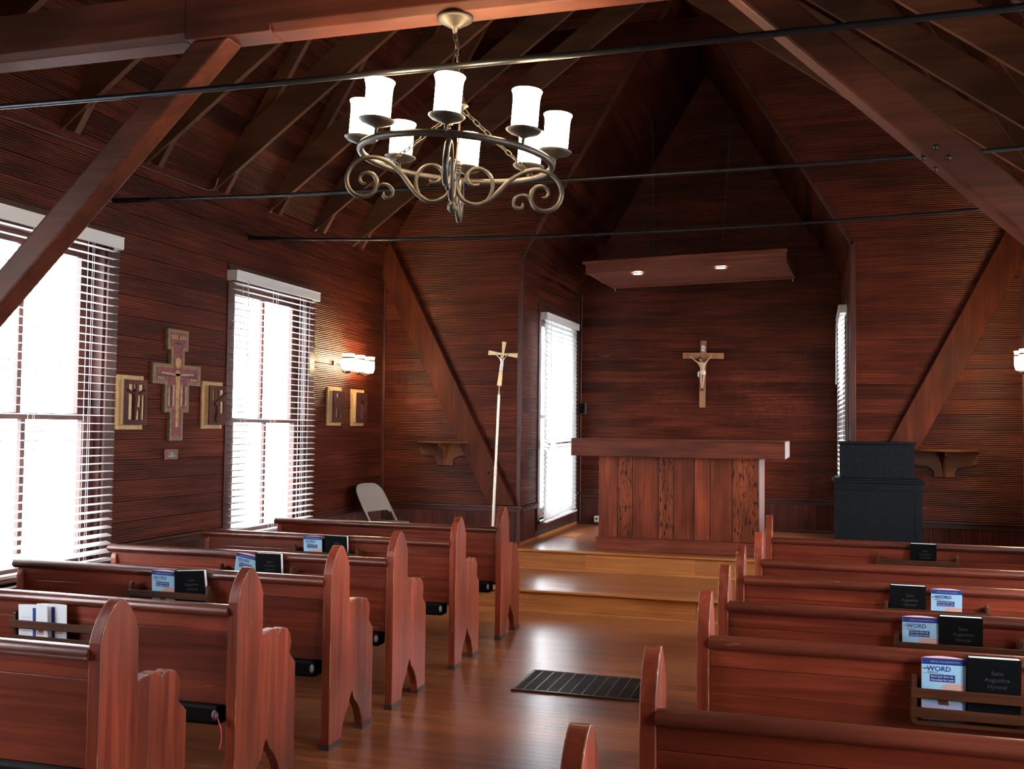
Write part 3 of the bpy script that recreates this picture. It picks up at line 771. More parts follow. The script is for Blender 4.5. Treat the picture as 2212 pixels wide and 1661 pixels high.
def make_pew(s, length, outer=True):
    """aisle end's outer face at x=0, body towards s*x; back at y=0"""
    t = empty('pew')
    E1, E2 = 0.0, s * 0.046
    ep = empty('end_panel'); ep.parent = t
    for lo, hi, dx in ((-1, 0.2745, 0.0), (0.2755, 1, 0.0015)):
        MB().prism(clip(clip(end_outline(), lo, 1), hi, -1), E1 + s * dx, E2, 'x').build('end_plank', ['pew_z', 'worn'], ep, 0.004, 2, 1)
    for y0, y1 in ((-0.0015, 0.1335), (0.3835, 0.5085)):
        MB().box(min(E1, E2) - 0.0015, max(E1, E2) + 0.0015, y0, y1, 0.0, 0.028).build('foot_block', 'foot', ep)
    a, b = sorted((s * 0.046, s * (length - 0.02)))
    MB().prism(end_outline(False), s * (length - 0.055), s * (length - 0.02), 'x').build('end_panel', ['pew_z', 'worn'], t, 0.004, 2, 1)
    # rounded top rail overhanging the back on both sides
    pr = []
    for k in range(14):
        an = 2 * math.pi * k / 14
        pr.append((0.022 + 0.036 * math.cos(an), 0.822 + 0.026 * math.sin(an)))
    x0, x1 = sorted((s * 0.044, s * length)); n = len(pr)
    mb = MB(); vs = [(x, p, q) for x in (x0, x1) for p, q in pr]
    mb.add(vs, [(i, (i + 1) % n, n + (i + 1) % n, n + i) for i in range(n)], True); mb.add(vs, [tuple(range(n - 1, -1, -1)), tuple(range(n, 2 * n))])
    mb.build('top_rail', 'pew_rail', t)
    # two back boards, slightly raked
    for z0, z1 in ((0.735, 0.806), (0.425, 0.7335)):
        def yy(z): return 0.012 + (0.80 - z) * 0.10
        MB().prism([(yy(z0), z0), (yy(z1), z1), (yy(z1) + 0.022, z1), (yy(z0) + 0.022, z0)], a, b, 'x').build('back_board', 'pew_x', t, 0.0015, 1)
    MB().box(a, b, 0.075, 0.47, 0.425, 0.448).build('seat', 'pew_x', t, 0.006)
    MB().box(a, b, 0.44, 0.458, 0.34, 0.424).build('seat_apron', 'pew_x', t, 0.002)
    # padded kneeler folded up beneath the back
    kx0, kx1 = sorted((s * 0.10, s * (length - 0.15)))
    kn = MB().box(kx0, kx1, 0.03, 0.13, 0.34, 0.424).build('kneeler', 'kneeler', t, 0.015)
    ft = MB().sphere((s * 0.112, 0.022, 0.388), 0.014, 10, 8, (0.8, 1.0, 1.5)); ft.build('rubber_foot', 'rubber', kn)
    return t
def make_rack(pew, s, x0, x1):
    rk = empty('book_rack'); rk.parent = pew
    a, b = sorted((s * x0, s * x1))
    for x in (a, b):
        MB().prism([(0.03, 0.615), (-0.058, 0.615), (-0.064, 0.70), (-0.060, 0.765), (-0.045, 0.778), (-0.03, 0.765), (-0.025, 0.745), (0.018, 0.755)], x - 0.008, x + 0.008, 'x').build('bracket', 'rack', rk, 0.002, 1)
    for z in (0.702, 0.638): MB().box(a - 0.012, b + 0.012, -0.072, -0.062, z, z + 0.034).build('slat', 'rack', rk, 0.002, 1)
    MB().box(a, b, -0.06, 0.028, 0.612, 0.624).build('rack_base', 'rack', rk)
LEFT_Y = [2.87, 3.71, 4.57, 5.33, 6.34, 7.34]
RIGHT_Y = [1.95, 2.75, 3.78, 4.57, 5.40, 6.13, 7.43]
LXO = [-2.285, -2.285, -2.29, -2.285, -2.275, -2.27]
RXO = [-0.485, -0.455, -0.415, -0.41, -0.395, -0.34, -0.335]
LN = ['nearest left pew, cut by the frame edge', 'second left pew from the camera', 'third left pew from the camera', 'fourth left pew from the camera', 'fifth left pew from the camera', 'foremost left pew, in front of the folding chair']
RN = ['nearest right pew, only its pointed end tip in view', 'second right pew from the camera', 'third right pew from the camera', 'fourth right pew from the camera', 'fifth right pew from the camera', 'sixth right pew from the camera', 'foremost right pew, in front of the black cabinet']
def place_pew(proto, first, x, y, label, tilt=0.0):
    p = proto if first else copy_tree(proto)
    p.location = (x, y, 0); p.rotation_euler = (0, 0, tilt)
    tag(p, 'red-stained wooden ' + label, 'pew', 'church pews')
    return p
protoL = make_pew(-1, 1.93); protoR = make_pew(1, 2.06)
PEWL, PEWR = [], []
for i, y in enumerate(LEFT_Y): PEWL.append(place_pew(protoL, i == 0, LXO[i], y, LN[i], R([0.4, 0.2, 0, -0.3, 0.3, 0][i])))
for i, y in enumerate(RIGHT_Y): PEWR.append(place_pew(protoR, i == 0, RXO[i], y, RN[i], R([0, 0.3, 0, -0.2, 0.2, 0, 0][i])))
# racks (world x of the posts)
for i, (a, b) in {1: (-3.355, -2.92), 2: (-3.42, -2.96), 3: (-3.375, -2.905), 4: (-3.435, -2.965)}.items(): make_rack(PEWL[i], -1, LXO[i] - b, LXO[i] - a)
for i, (a, b) in {2: (0.325, 0.80), 3: (0.327, 0.795), 4: (0.337, 0.797), 6: (0.416, 0.916)}.items(): make_rack(PEWR[i], 1, a - RXO[i], b - RXO[i])

# ------------------------------------------------------------------ books in the racks
FACE = Matrix(((1, 0, 0, 0), (0, 0, -1, 0), (0, 1, 0, 0), (0, 0, 0, 1)))       # text plane facing -y
def make_hymnal():
    w, h, d = 0.163, 0.222, 0.034
    t = empty('hymnal')
    MB().box(-w / 2, w / 2, -d / 2, -d / 2 + 0.003, 0, h).build('cover', 'book', t, 0.001)
    MB().box(-w / 2, w / 2, d / 2 - 0.003, d / 2, 0, h).build('cover', 'book', t, 0.001)
    MB().box(-w / 2 - 0.002, -w / 2 + 0.002, -d / 2, d / 2, 0, h).build('spine', 'book', t, 0.0015)
    MB().box(-w / 2 + 0.002, w / 2 - 0.003, -d / 2 + 0.003, d / 2 - 0.003, 0.003, h - 0.003).build('page_block', 'page', t)
    for k, (s, z) in enumerate((('Saint', 0.167), ('Augustine', 0.145), ('Hymnal', 0.122))):
        text_mesh('title', s, 0.0195, 'bookprint', t, Matrix.Translation((0.008, -d / 2 - 0.0006, z)) @ FACE, bold=0.0003)
    return t
def make_mag():
    w, h = 0.14, 0.212
    t = empty('magazine')
    n = 10; back = [(w / 2 - w * k / n, 0.026 * math.sin(math.pi * k / n) ** 0.8 + 0.003) for k in range(n + 1)]
    MB().prism([(-w / 2 + 0.001, 0.0), (w / 2 - 0.001, 0.0)] + back[0:], 0, h - 0.001, 'z').build('pages', 'pinkpage', t)
    c = MB().box(-w / 2, w / 2, -0.0012, 0.0, 0, h).build('cover', 'magblue', t)
    y = -0.0016
    def patch(pts, m, nm='print', dy=0.0): MB().prism(pts, y - dy, -0.0012, 'y').build(nm, m, c)
    patch([(-w / 2, h - 0.022), (w / 2, h - 0.022), (w / 2, h), (-w / 2, h)], 'magnavy')
    patch([(-0.044, 0.131), (0.036, 0.131), (0.036, 0.156), (-0.044, 0.156)], 'magnavy')
    patch([(-0.012, 0.110), (0.0, 0.122), (0.03, 0.129), (0.07, 0.125), (0.07, 0.097), (0.05, 0.095), (0.02, 0.102)], 'maghand')
    patch([(-0.07, 0.026), (0.055, 0.020), (0.06, 0.052), (0.02, 0.060), (-0.03, 0.054), (-0.07, 0.060)], 'magpale')
    patch([(-0.07, 0.0), (0.048, 0.0), (0.048, 0.016), (-0.07, 0.020)], 'magpale')
    patch([(-0.015, 0.052), (0.018, 0.052), (0.010, 0.084), (-0.022, 0.084)], 'magbrown', dy=0.0004)
    def tx(s, z, size, m, x=0.0, al='CENTER', b=0.0): text_mesh('lettering', s, size, m, c, Matrix.Translation((x, y - 0.0004, z)) @ FACE, al, b)
    tx('SPECIAL COLLEGE EDITION', h - 0.0145, 0.0075, 'magpale', 0.004)
    tx('the', 0.173, 0.010, 'magnavy', -0.066, 'LEFT'); tx('WORD', 0.168, 0.024, 'magnavy', -0.054, 'LEFT', 0.0003); tx('AMONG US', 0.1615, 0.0062, 'magnavy', -0.052, 'LEFT')
    MB().box(-0.066, 0.0, y, -0.0012, 0.1592, 0.1600).build('rule', 'magnavy', c)
    tx("Don't Just Give Up", 0.1465, 0.0092, 'magwhite', -0.041, 'LEFT'); tx('Chocolate for Lent!', 0.1350, 0.0092, 'magwhite', -0.041, 'LEFT')
    return t
def make_whitemag():
    w, h = 0.145, 0.178
    t = empty('magazine')
    n = 8; back = [(w / 2 - w * k / n, 0.015 * math.sin(math.pi * k / n) ** 0.8 + 0.003) for k in range(n + 1)]
    MB().prism([(-w / 2 + 0.001, 0.0), (w / 2 - 0.001, 0.0)] + back, 0, h - 0.001, 'z').build('pages', 'page', t)
    c = MB().box(-w / 2, w / 2, -0.0012, 0.0, 0, h).build('cover', 'magwhite', t)
    def p(x0, x1, z0, z1, m): MB().box(x0, x1, -0.0017, -0.0012, z0, z1).build('print', m, c)
    p(0.0, 0.016, 0.0, h - 0.012, 'magnavy'); p(0.02, 0.055, 0.05, 0.098, 'maghand'); p(0.03, 0.05, 0.06, 0.085, 'magbrown')
    for k in range(7): p(-0.06, -0.01, 0.05 + k * 0.012, 0.052 + k * 0.012, 'magpale')
    return t
def at(proto, first, x, y, z, rx=0, ry=0, rz=0):
    o = proto if first else copy_tree(proto)
    o.location = (x, y, z); o.rotation_euler = (rx, ry, rz); return o
hy, mg = make_hymnal(), make_mag()
HY = [(0.574, 3.78, 0.0, 'closed black hymnal in the nearest right rack'), (0.573, 4.57, 0, 'closed black hymnal in the rack of the fourth right pew'),
      (0.440, 5.40, 0, 'closed black hymnal left of the magazine in the fifth right rack'), (0.706, 7.43, 0, 'lone closed black hymnal in the rack of the foremost right pew'),
      (-3.055, 4.57, -0.06, 'closed black hymnal in the rack of the third left pew, pages showing at right'), (-3.055, 5.33, 0, 'closed black hymnal in the rack of the fourth left pew, beside the tilted magazine'), (-3.125, 6.34, 0, 'closed black hymnal in the rack of the fifth left pew')]
for i, (x, y, ry, lab) in enumerate(HY):
    o = at(hy, i == 0, x, y - 0.022, 0.630, R(6), ry, R([2, 1, 0, 0, 6, 2, 2][i])); tag(o, lab, 'book', 'black hymnals in the pew racks')
MG = [(0.418, 3.78, 0, 'pale blue booklet in the nearest right rack, both rack slats before it'), (0.418, 4.57, 0, 'pale blue booklet in the rack of the fourth right pew'),
      (0.615, 5.40, 0, 'pale blue booklet right of the hymnal in the fifth right rack'), (-3.232, 4.57, 0.02, 'pale blue booklet in the rack of the third left pew'),
      (-3.235, 5.33, 0.17, 'pale blue booklet leaning askew in the rack of the fourth left pew'), (-3.305, 6.34, 0, 'pale blue booklet in the rack of the fifth left pew')]
for i, (x, y, ry, lab) in enumerate(MG):
    o = at(mg, i == 0, x, y - 0.030, 0.626, R(5), ry, R([3, 3, 1, -2, 2, 0][i])); tag(o, lab, 'magazine', 'blue booklets in the pew racks')
wm = make_whitemag()
for i, (x, dy, z, rz, lab) in enumerate([(-3.262, -0.050, 0.598, 3, 'white-backed magazine with blue stripe, front of the pair in the second left rack'), (-3.188, -0.022, 0.602, 5, 'white-backed magazine behind its twin, second left rack, pink edge at right')]):
    o = at(wm, i == 0, x, 3.71 + dy, z + 0.027, R(3), 0, R(rz)); tag(o, lab, 'magazine', 'white magazines in the near left rack')
# ribbon hanging from the kneeler end beside the nearest pew
rb = empty('ribbon_marker', T(-2.36, 3.68, 0.40)); tag(rb, 'short pink ribbon hanging from a dull maroon stop beside the nearest left pew', 'ribbon')
MB().sphere((0, 0, 0), 0.019, 10, 8, (0.6, 1, 0.9)).build('stop', 'maroon', rb)
MB().tube(spline([(0.012, 0, -0.01), (0.028, 0.0, -0.05), (0.03, 0, -0.10), (0.022, 0, -0.13)], 4), 0.003, 6).build('ribbon', 'ribbon', rb)

# ------------------------------------------------------------------ altar
al = empty('altar', T(-1.31, 10.04, H2, R(-0.8))); tag(al, 'dark wooden plank altar with a thick overhanging top', 'altar')
MB().box(-0.805, 0.80, 0.0, 0.92, 0.0, 0.128).build('plinth', 'altar_x', al, 0.004)
bx = [-2.0975, -1.9046, -1.7507, -1.4905, -1.3412, -1.1359, -0.9825, -0.7714, -0.5165]
for k, (a, b) in enumerate(zip(bx, bx[1:])):
    MB().box(a + 1.31 + 0.003, b + 1.31 - 0.003, 0.045 - 0.002 * (k % 3), 0.07, 0.128, 0.945).build('front_plank', 'altar_pit' if k in (1, 3, 7) else 'altar_z', al, 0.003)
MB().box(-0.78, 0.785, 0.065, 0.88, 0.128, 0.94).build('core', 'backing', al)
for k in range(5): MB().box(0.785, 0.797, 0.06 + k * 0.165, 0.06 + (k + 1) * 0.165 - 0.003, 0.128, 0.94).build('side_plank', 'altar_z', al, 0.002)
for k in range(5): MB().box(-0.79, -0.78, 0.06 + k * 0.165, 0.06 + (k + 1) * 0.165 - 0.003, 0.128, 0.94).build('side_plank', 'altar_z', al, 0.002)
MB().box(-1.04, 1.045, -0.115, -0.09, 0.942, 1.098).build('front_fascia', 'altar_x', al, 0.003)
for s in (-1.04, 1.02): MB().box(s, s + 0.025, -0.0895, 1.02, 0.942, 1.098).build('end_fascia', 'altar_x', al, 0.003)
MB().box(-1.04, 1.045, -0.115, 1.02, 1.0985, 1.112).build('table_top', 'altar_x', al, 0.004)
MB().box(-1.01, 1.015, -0.088, 1.0, 0.945, 0.965).build('underside', 'backing', al)

# ------------------------------------------------------------------ hanging canopy with two spots
cn = empty('hanging_canopy', T(-1.315, 11.42, 3.33, R(-3.2)) @ Matrix.Rotation(R(-1.0), 4, 'Y')); tag(cn, 'flat wooden canopy with two spots hanging by chains above the altar', 'canopy')
hx, hy_, zz = 1.075, 0.625, 0.115
for y in (-hy_, hy_ - 0.022): MB().box(-hx, hx, y, y + 0.022, 0, zz).box(-hx, hx, min(y, y + 0.022) + (0.022 if y < 0 else -0.028), min(y, y + 0.022) + (0.05 if y < 0 else 0.0), 0.004, 0.022).build('fascia', 'canopy', cn, 0.003)
for x in (-hx, hx - 0.022): MB().box(x, x + 0.022, -hy_ + 0.022, hy_ - 0.022, 0, zz).build('fascia', 'canopy', cn, 0.003)
MB().box(-hx + 0.022, hx - 0.022, -hy_ + 0.022, hy_ - 0.022, 0.022, 0.036).build('soffit', 'canopy', cn)
MB().prism([(-hy_ - 0.0, zz - 0.015), (-hy_ - 0.03, zz + 0.01), (-hy_ - 0.03, zz + 0.018), (-hy_, zz + 0.018)], -hx - 0.03, hx + 0.01, 'x').build('crown_moulding', 'canopy', cn)
for x, y in ((-0.55, -0.36), (0.375, -0.43)):
    sp = MB().lathe([(0.048, 0.004), (0.070, 0.0), (0.070, 0.013), (0.048, 0.013)], 20, (x, y, 0)).build('spot_rim', 'can', cn)
    MB().lathe([(0.0001, 0.006), (0.05, 0.008)], 20, (x, y, 0)).build('spot_lens', 'spot', sp)
for x, y, tx_, tz in ((-0.43, 0.0, -0.44, 1.88), (0.31, 0.0, 0.45, 1.70)):
    chain(MB(), (x, y, 0.03), (tx_, y, tz), 0.045, 0.0035, 0.02, 4).build('chain', 'chain', cn)
for x in (-hx + 0.03, hx - 0.03): MB().tube([(x, hy_ - 0.03, 0.0), (x, hy_ - 0.03, -0.035)], 0.005, 6).build('hook', 'gold', cn)

# ------------------------------------------------------------------ figures and crosses
def corpus(parent, mat, loc, sc=1.0, cloth=None, hair=None):
    J = {'pel': (0, 0.205, 0.030), 'wai': (-0.002, 0.245, 0.024), 'che': (-0.008, 0.290, 0.032), 'nec': (-0.016, 0.328, 0.013), 'hd0': (-0.028, 0.345, 0.018), 'hd1': (-0.033, 0.368, 0.020),
         'sl': (-0.046, 0.312, 0.017), 'el': (-0.104, 0.352, 0.0115), 'wl': (-0.148, 0.390, 0.0075), 'hl': (-0.162, 0.404, 0.0085), 'sr': (0.030, 0.312, 0.017), 'er': (0.066, 0.358, 0.0115), 'wr': (0.098, 0.400, 0.0075), 'hr': (0.108, 0.416, 0.0085),
         'jl': (-0.016, 0.185, 0.023), 'kl': (-0.018, 0.105, 0.016), 'al': (-0.004, 0.025, 0.0095), 'fl': (-0.002, 0.0, 0.0095), 'jr': (0.017, 0.185, 0.023), 'kr': (0.016, 0.11, 0.016), 'ar': (0.006, 0.03, 0.0095), 'fr': (0.005, 0.005, 0.0095)}
    Y = {'kl': -0.018, 'kr': -0.022, 'hd0': -0.012, 'hd1': -0.014, 'nec': -0.006, 'pel': -0.006}
    names = list(J); E = [('pel', 'wai'), ('wai', 'che'), ('che', 'nec'), ('nec', 'hd0'), ('hd0', 'hd1'), ('che', 'sl'), ('sl', 'el'), ('el', 'wl'), ('wl', 'hl'), ('che', 'sr'), ('sr', 'er'), ('er', 'wr'), ('wr', 'hr'), ('pel', 'jl'), ('jl', 'kl'), ('kl', 'al'), ('al', 'fl'), ('pel', 'jr'), ('jr', 'kr'), ('kr', 'ar'), ('ar', 'fr')]
    me = bpy.data.meshes.new('figure'); me.from_pydata([(J[k][0] * sc, Y.get(k, 0) * sc, J[k][1] * sc) for k in names], [(names.index(a), names.index(b)) for a, b in E], [])
    o = put(me, 'figure', parent); o.location = loc
    m = o.modifiers.new('skin', 'SKIN'); m.use_smooth_shade = True
    sv = me.skin_vertices[0].data
    for i, k in enumerate(names): sv[i].radius = (J[k][2] * sc, J[k][2] * sc * 0.8); sv[i].use_root = (k == 'pel')
    sub = o.modifiers.new('sub', 'SUBSURF'); sub.levels = 1; sub.render_levels = 2
    dg = bpy.context.evaluated_depsgraph_get()
    m2 = bpy.data.meshes.new_from_object(o.evaluated_get(dg)); o.modifiers.clear(); o.data = m2; m2.materials.clear(); m2.materials.append(M[mat])
    m2.polygons.foreach_set('use_smooth', [True] * len(m2.polygons))
    if hair:
        h = MB().sphere((-0.036 * sc, -0.010 * sc, 0.374 * sc), 0.023 * sc, 12, 8, (1.0, 1.05, 0.85)).sphere((-0.050 * sc, -0.012 * sc, 0.350 * sc), 0.011 * sc, 8, 6, (0.8, 1, 1.9)).sphere((-0.030 * sc, -0.030 * sc, 0.338 * sc), 0.009 * sc, 8, 6, (1, 0.8, 1.3))
        h.build('hair', hair, o)
    if cloth:
        c = MB().lathe([(0.034, 0.172), (0.039, 0.185), (0.038, 0.200), (0.034, 0.218), (0.028, 0.222)], 14, mat=Matrix.Translation((0, -0.004 * sc, 0)) @ Matrix.Diagonal((sc * 1.0, sc * 0.85, sc, 1)))
        c.tube([Vector(p) * sc for p in ((-0.036, -0.012, 0.212), (-0.050, -0.012, 0.195), (-0.052, -0.012, 0.165), (-0.044, -0.012, 0.14))], [0.007 * sc, 0.011 * sc, 0.012 * sc, 0.006 * sc], 8)
        c.build('loincloth', cloth, o)
    return o
cx = empty('wall_crucifix', T(-1.33, YA - 0.014, 1.876) @ Matrix.Rotation(R(1.0), 4, 'Y')); tag(cx, 'light wooden crucifix with a painted figure on the alcove wall above the altar', 'crucifix')
MB().box(-0.037, 0.037, -0.03, 0.0, 0.0, 0.83).build('upright', 'cross', cx, 0.002)
MB().box(-0.25, 0.25, -0.034, -0.002, 0.605, 0.678).build('crossbar', M['cross'], cx, 0.002)
corpus(cx, 'skin', (0.0, -0.055, 0.235), 1.0, 'cloth', 'hair')
MB().box(-0.018, 0.016, -0.05, -0.03, 0.205, 0.235).build('foot_rest', 'hair', cx, 0.003)
sc_ = MB().prism([(-0.022, 0.70), (0.02, 0.69), (0.024, 0.755), (0.012, 0.768), (-0.012, 0.772), (-0.022, 0.762)], -0.037, -0.030, 'y').build('scroll', 'cloth', cx, 0.002)
text_mesh('lettering', 'INRI', 0.016, 'hair', sc_, Matrix.Translation((0, -0.0385, 0.725)) @ FACE, bold=0.0003)

# processional cross
pc = empty('processional_cross', T(-2.965, 9.25, H1) @ Matrix.Rotation(R(2.0), 4, 'Y')); tag(pc, 'brass processional cross on a tall slender pole left of the alcove', 'processional cross')
MB().lathe([(0.0001, 0), (0.13, 0), (0.13, 0.012), (0.05, 0.03), (0.02, 0.06), (0.018, 0.2), (0.0001, 0.2)], 20).build('stand', 'pole', pc)
MB().tube([(0, 0, 0.05), (0, 0, 1.02)], 0.0145, 12).build('lower_pole', 'pole', pc)
MB().tube([(0, 0, 1.02), (0, 0, 1.70)], 0.0125, 12).build('upper_pole', 'pole', pc)
MB().lathe([(0.0145, 1.01), (0.016, 1.015), (0.016, 1.03), (0.0145, 1.035)], 12).lathe([(0.0115, 1.70), (0.013, 1.705), (0.013, 1.72), (0.007, 1.73), (0.005, 1.81), (0.0001, 1.81)], 12).build('collar', 'pole', pc)
z0, zc, zt = 1.81, 2.115, 2.235
PT = Matrix.Translation((0, 0, z0)) @ Matrix.Rotation(R(4.2), 4, 'Y') @ Matrix.Translation((0, 0, -z0))
cr = MB().prism([(-0.023, z0), (0.023, z0), (0.010, zc - 0.009), (0.147, zc - 0.023), (0.147, zc + 0.023), (0.010, zc + 0.009), (0.022, zt), (-0.022, zt), (-0.010, zc + 0.009), (-0.147, zc + 0.023), (-0.147, zc - 0.023), (-0.010, zc - 0.009)], -0.006, 0.0, 'y', PT).build('cross', 'gold', pc, 0.001)
o = corpus(pc, 'silver', (0, 0, 0), 0.50); o.matrix_local = PT @ Matrix.Translation((0.004, -0.013, 1.915))

# ------------------------------------------------------------------ things on the left wall
def on_left(y, z, n=0.012): return FL @ Matrix.Translation((y, z, n))
ic = empty('painted_cross', on_left(6.325, 1.475)); tag(ic, 'stepped tan cross painted red and ochre, hung between two framed panels', 'painted cross')
def q(px, py): return ((px - 770) / 540 * 0.58, (1365 - py) / 1255 * 0.81)
def sym(w_list):
    rgt = []; 
    for w, z in w_list: rgt.append((w, z))
    return rgt + [(-w, z) for w, z in reversed(rgt)]
out = sym([(0.079, 0.0), (0.079, 0.205), (0.146, 0.205), (0.146, 0.405), (0.288, 0.405), (0.288, 0.555), (0.082, 0.555), (0.082, 0.655), (0.125, 0.655), (0.125, 0.81)])
MB().prism(out, 0.0, 0.032, 'z').build('panel', 'icon', ic, 0.004)
inn = sym([(0.052, 0.028), (0.052, 0.235), (0.116, 0.235), (0.116, 0.432), (0.250, 0.432), (0.250, 0.526), (0.052, 0.526), (0.052, 0.682), (0.094, 0.682), (0.094, 0.782)])
MB().prism(inn, 0.032, 0.0335, 'z').build('painted_field', 'icon_red', ic)
def strip(pts, m, n=0.0345): MB().prism(pts, 0.0335, n, 'z').build('painted_shape', m, ic)
strip([(-0.016, 0.10), (0.016, 0.10), (0.022, 0.30), (0.028, 0.50), (0.0, 0.515), (-0.028, 0.50), (-0.022, 0.30)], 'icon_gold')
strip([(-0.24, 0.462), (0.24, 0.462), (0.24, 0.474), (-0.24, 0.474)], 'icon_blue', 0.0340)
strip([(-0.19, 0.482), (-0.03, 0.470), (0.03, 0.470), (0.19, 0.482), (0.19, 0.494), (0.0, 0.486), (-0.19, 0.494)], 'icon_gold')
strip([(0.036 * math.cos(a * math.pi / 8), 0.565 + 0.04 * math.sin(a * math.pi / 8)) for a in range(16)], 'icon_gold')
for s in (-1, 1):
    strip([(s * x, z) for x, z in ((0.036, 0.25), (0.058, 0.25), (0.058, 0.40), (0.044, 0.41), (0.036, 0.40))], 'icon_gold')
    strip([(s * x, z) for x, z in ((0.066, 0.26), (0.086, 0.26), (0.084, 0.40), (0.068, 0.40))], 'icon_blue')
    strip([(s * x, z) for x, z in ((0.092, 0.25), (0.108, 0.25), (0.108, 0.39), (0.096, 0.40))], 'icon_gold')
    for k in range(3): strip([(s * (0.16 + k * 0.028 + dx), z) for dx, z in ((0, 0.44), (0.018, 0.44), (0.018, 0.456), (0, 0.456))], 'icon_gold')
    for k in range(3): strip([(s * (0.014 + k * 0.026 + dx), z) for dx, z in ((0, 0.735), (0.018, 0.735), (0.016, 0.768), (0.004, 0.768))], 'icon_gold')
strip([(-0.048, 0.70), (0.048, 0.70), (0.048, 0.712), (-0.048, 0.712)], 'icon_blue', 0.0340)

pq = empty('wall_plaque', on_left(6.30, 1.338)); tag(pq, 'small brown plaque with a metal plate below the painted cross', 'plaque')
MB().box(-0.08, 0.08, 0, 0.078, 0, 0.014).build('board', 'plaque', pq, 0.003)
pl_ = MB().box(-0.052, 0.058, 0.016, 0.062, 0.014, 0.016).build('plate', 'plate', pq)
for k, w in enumerate((0.014, 0.008, 0.036)): MB().box(-w, w, 0.026 + (2 - k) * 0.011, 0.029 + (2 - k) * 0.011, 0.016, 0.0164).build('engraved_line', 'magwhite', pl_)

def station(y, z, w, h, cuts, label):
    s = empty('carved_panel', on_left(y, z)); tag(s, label, 'wall panel', 'framed carved panels on the left wall')
    f = 0.038
    for b, ax in (((-w / 2, -w / 2 + f, 0, h), 0), ((w / 2 - f, w / 2, 0, h), 0), ((-w / 2 + f, w / 2 - f, 0, f), 1), ((-w / 2 + f, w / 2 - f, h - f, h), 1)):
        MB().box(*b, 0, 0.022).build('frame_rail', 'frame', s, 0.005)
        e = 0.012
    MB().box(-w / 2 + f * 0.9, w / 2 - f * 0.9, f * 0.9, h - f * 0.9, 0.0, 0.052).build('backing_panel', 'cream', s)
    # carved front: walnut sheet pierced by the cut-outs
    x0, x1, z0, z1 = -w / 2 + f * 0.95, w / 2 - f * 0.3, f * 0.85, h - f * 0.85
    W, H = x1 - x0, z1 - z0
    hs = [(x0 + a * W, x0 + b * W, z0 + c * H, z0 + d * H) for a, b, c, d in cuts]
    p = backing('carved_sheet', Matrix.Identity(4), x0, x1, z0, z1, hs, 0.009, 'walnut', s, 0.062); del p['kind']
    return s, (x0, z0, W, H)
s1, g1 = station(5.81, 1.555, 0.285, 0.37, [(0.18, 0.36, 0.12, 0.90), (0.52, 0.72, 0.40, 0.66), (0.62, 0.82, 0.74, 0.90), (0.40, 0.50, 0.74, 0.90), (0.52, 0.66, 0.12, 0.34), (0.76, 0.88, 0.12, 0.66)], 'framed carved panel with a crucified figure beside the nearest blind')
x0, z0, W, H = g1
fg = MB().tube([(x0 + W * 0.42, z0 + H * 0.10, 0.064), (x0 + W * 0.44, z0 + H * 0.62, 0.066), (x0 + W * 0.45, z0 + H * 0.80, 0.066)], [0.012, 0.02, 0.012], 8)
fg.tube([(x0 + W * 0.10, z0 + H * 0.78, 0.064), (x0 + W * 0.45, z0 + H * 0.66, 0.067), (x0 + W * 0.88, z0 + H * 0.78, 0.064)], 0.009, 6).build('carved_figure', 'walnut', s1)
s2, g2 = station(6.79, 1.562, 0.275, 0.365, [(0.20, 0.30, 0.62, 0.90), (0.40, 0.48, 0.70, 0.90), (0.62, 0.84, 0.70, 0.90), (0.66, 0.84, 0.30, 0.60), (0.20, 0.44, 0.54, 0.575), (0.34, 0.44, 0.12, 0.34)], 'framed carved panel with a slanting cross, right of the painted cross')
x0, z0, W, H = g2
MB().beam((x0 + W * 0.28, z0 + H * 0.52, 0.064), (x0 + W * 0.95, z0 + H * 0.80, 0.064), 0.022, 0.02, (0, 0, 1)).build('carved_cross', 'walnut', s2)
MB().tube([(x0 + W * 0.40, z0 + H * 0.08, 0.062), (x0 + W * 0.48, z0 + H * 0.30, 0.064), (x0 + W * 0.42, z0 + H * 0.50, 0.064)], [0.016, 0.018, 0.012], 8).build('carved_figure', 'walnut', s2)
s3, g3 = station(8.86, 1.597, 0.29, 0.37, [(0.28, 0.50, 0.80, 0.92), (0.30, 0.42, 0.16, 0.46), (0.70, 0.82, 0.14, 0.28)], 'framed carved panel with an oval hole, left one below the wall lamp')
s4, g4 = station(9.38, 1.597, 0.29, 0.37, [(0.68, 0.76, 0.58, 0.66)], 'framed carved panel with one small hole, right one below the wall lamp')
x0, z0, W, H = g4
rr_ = MB()
for k in range(7):
    an = R(30 + k * 20); rr_.beam((x0 + W * 0.5, z0 + H * 0.62, 0.063), (x0 + W * 0.5 + 0.06 * math.cos(an), z0 + H * 0.62 + 0.09 * math.sin(an), 0.063), 0.007, 0.006, (0, 0, 1))
rr_.tube([(x0 + W * 0.45, z0 + H * 0.12, 0.058), (x0 + W * 0.5, z0 + H * 0.5, 0.062), (x0 + W * 0.48, z0 + H * 0.62, 0.062)], [0.03, 0.022, 0.012], 8).build('carved_relief', 'walnut', s4)

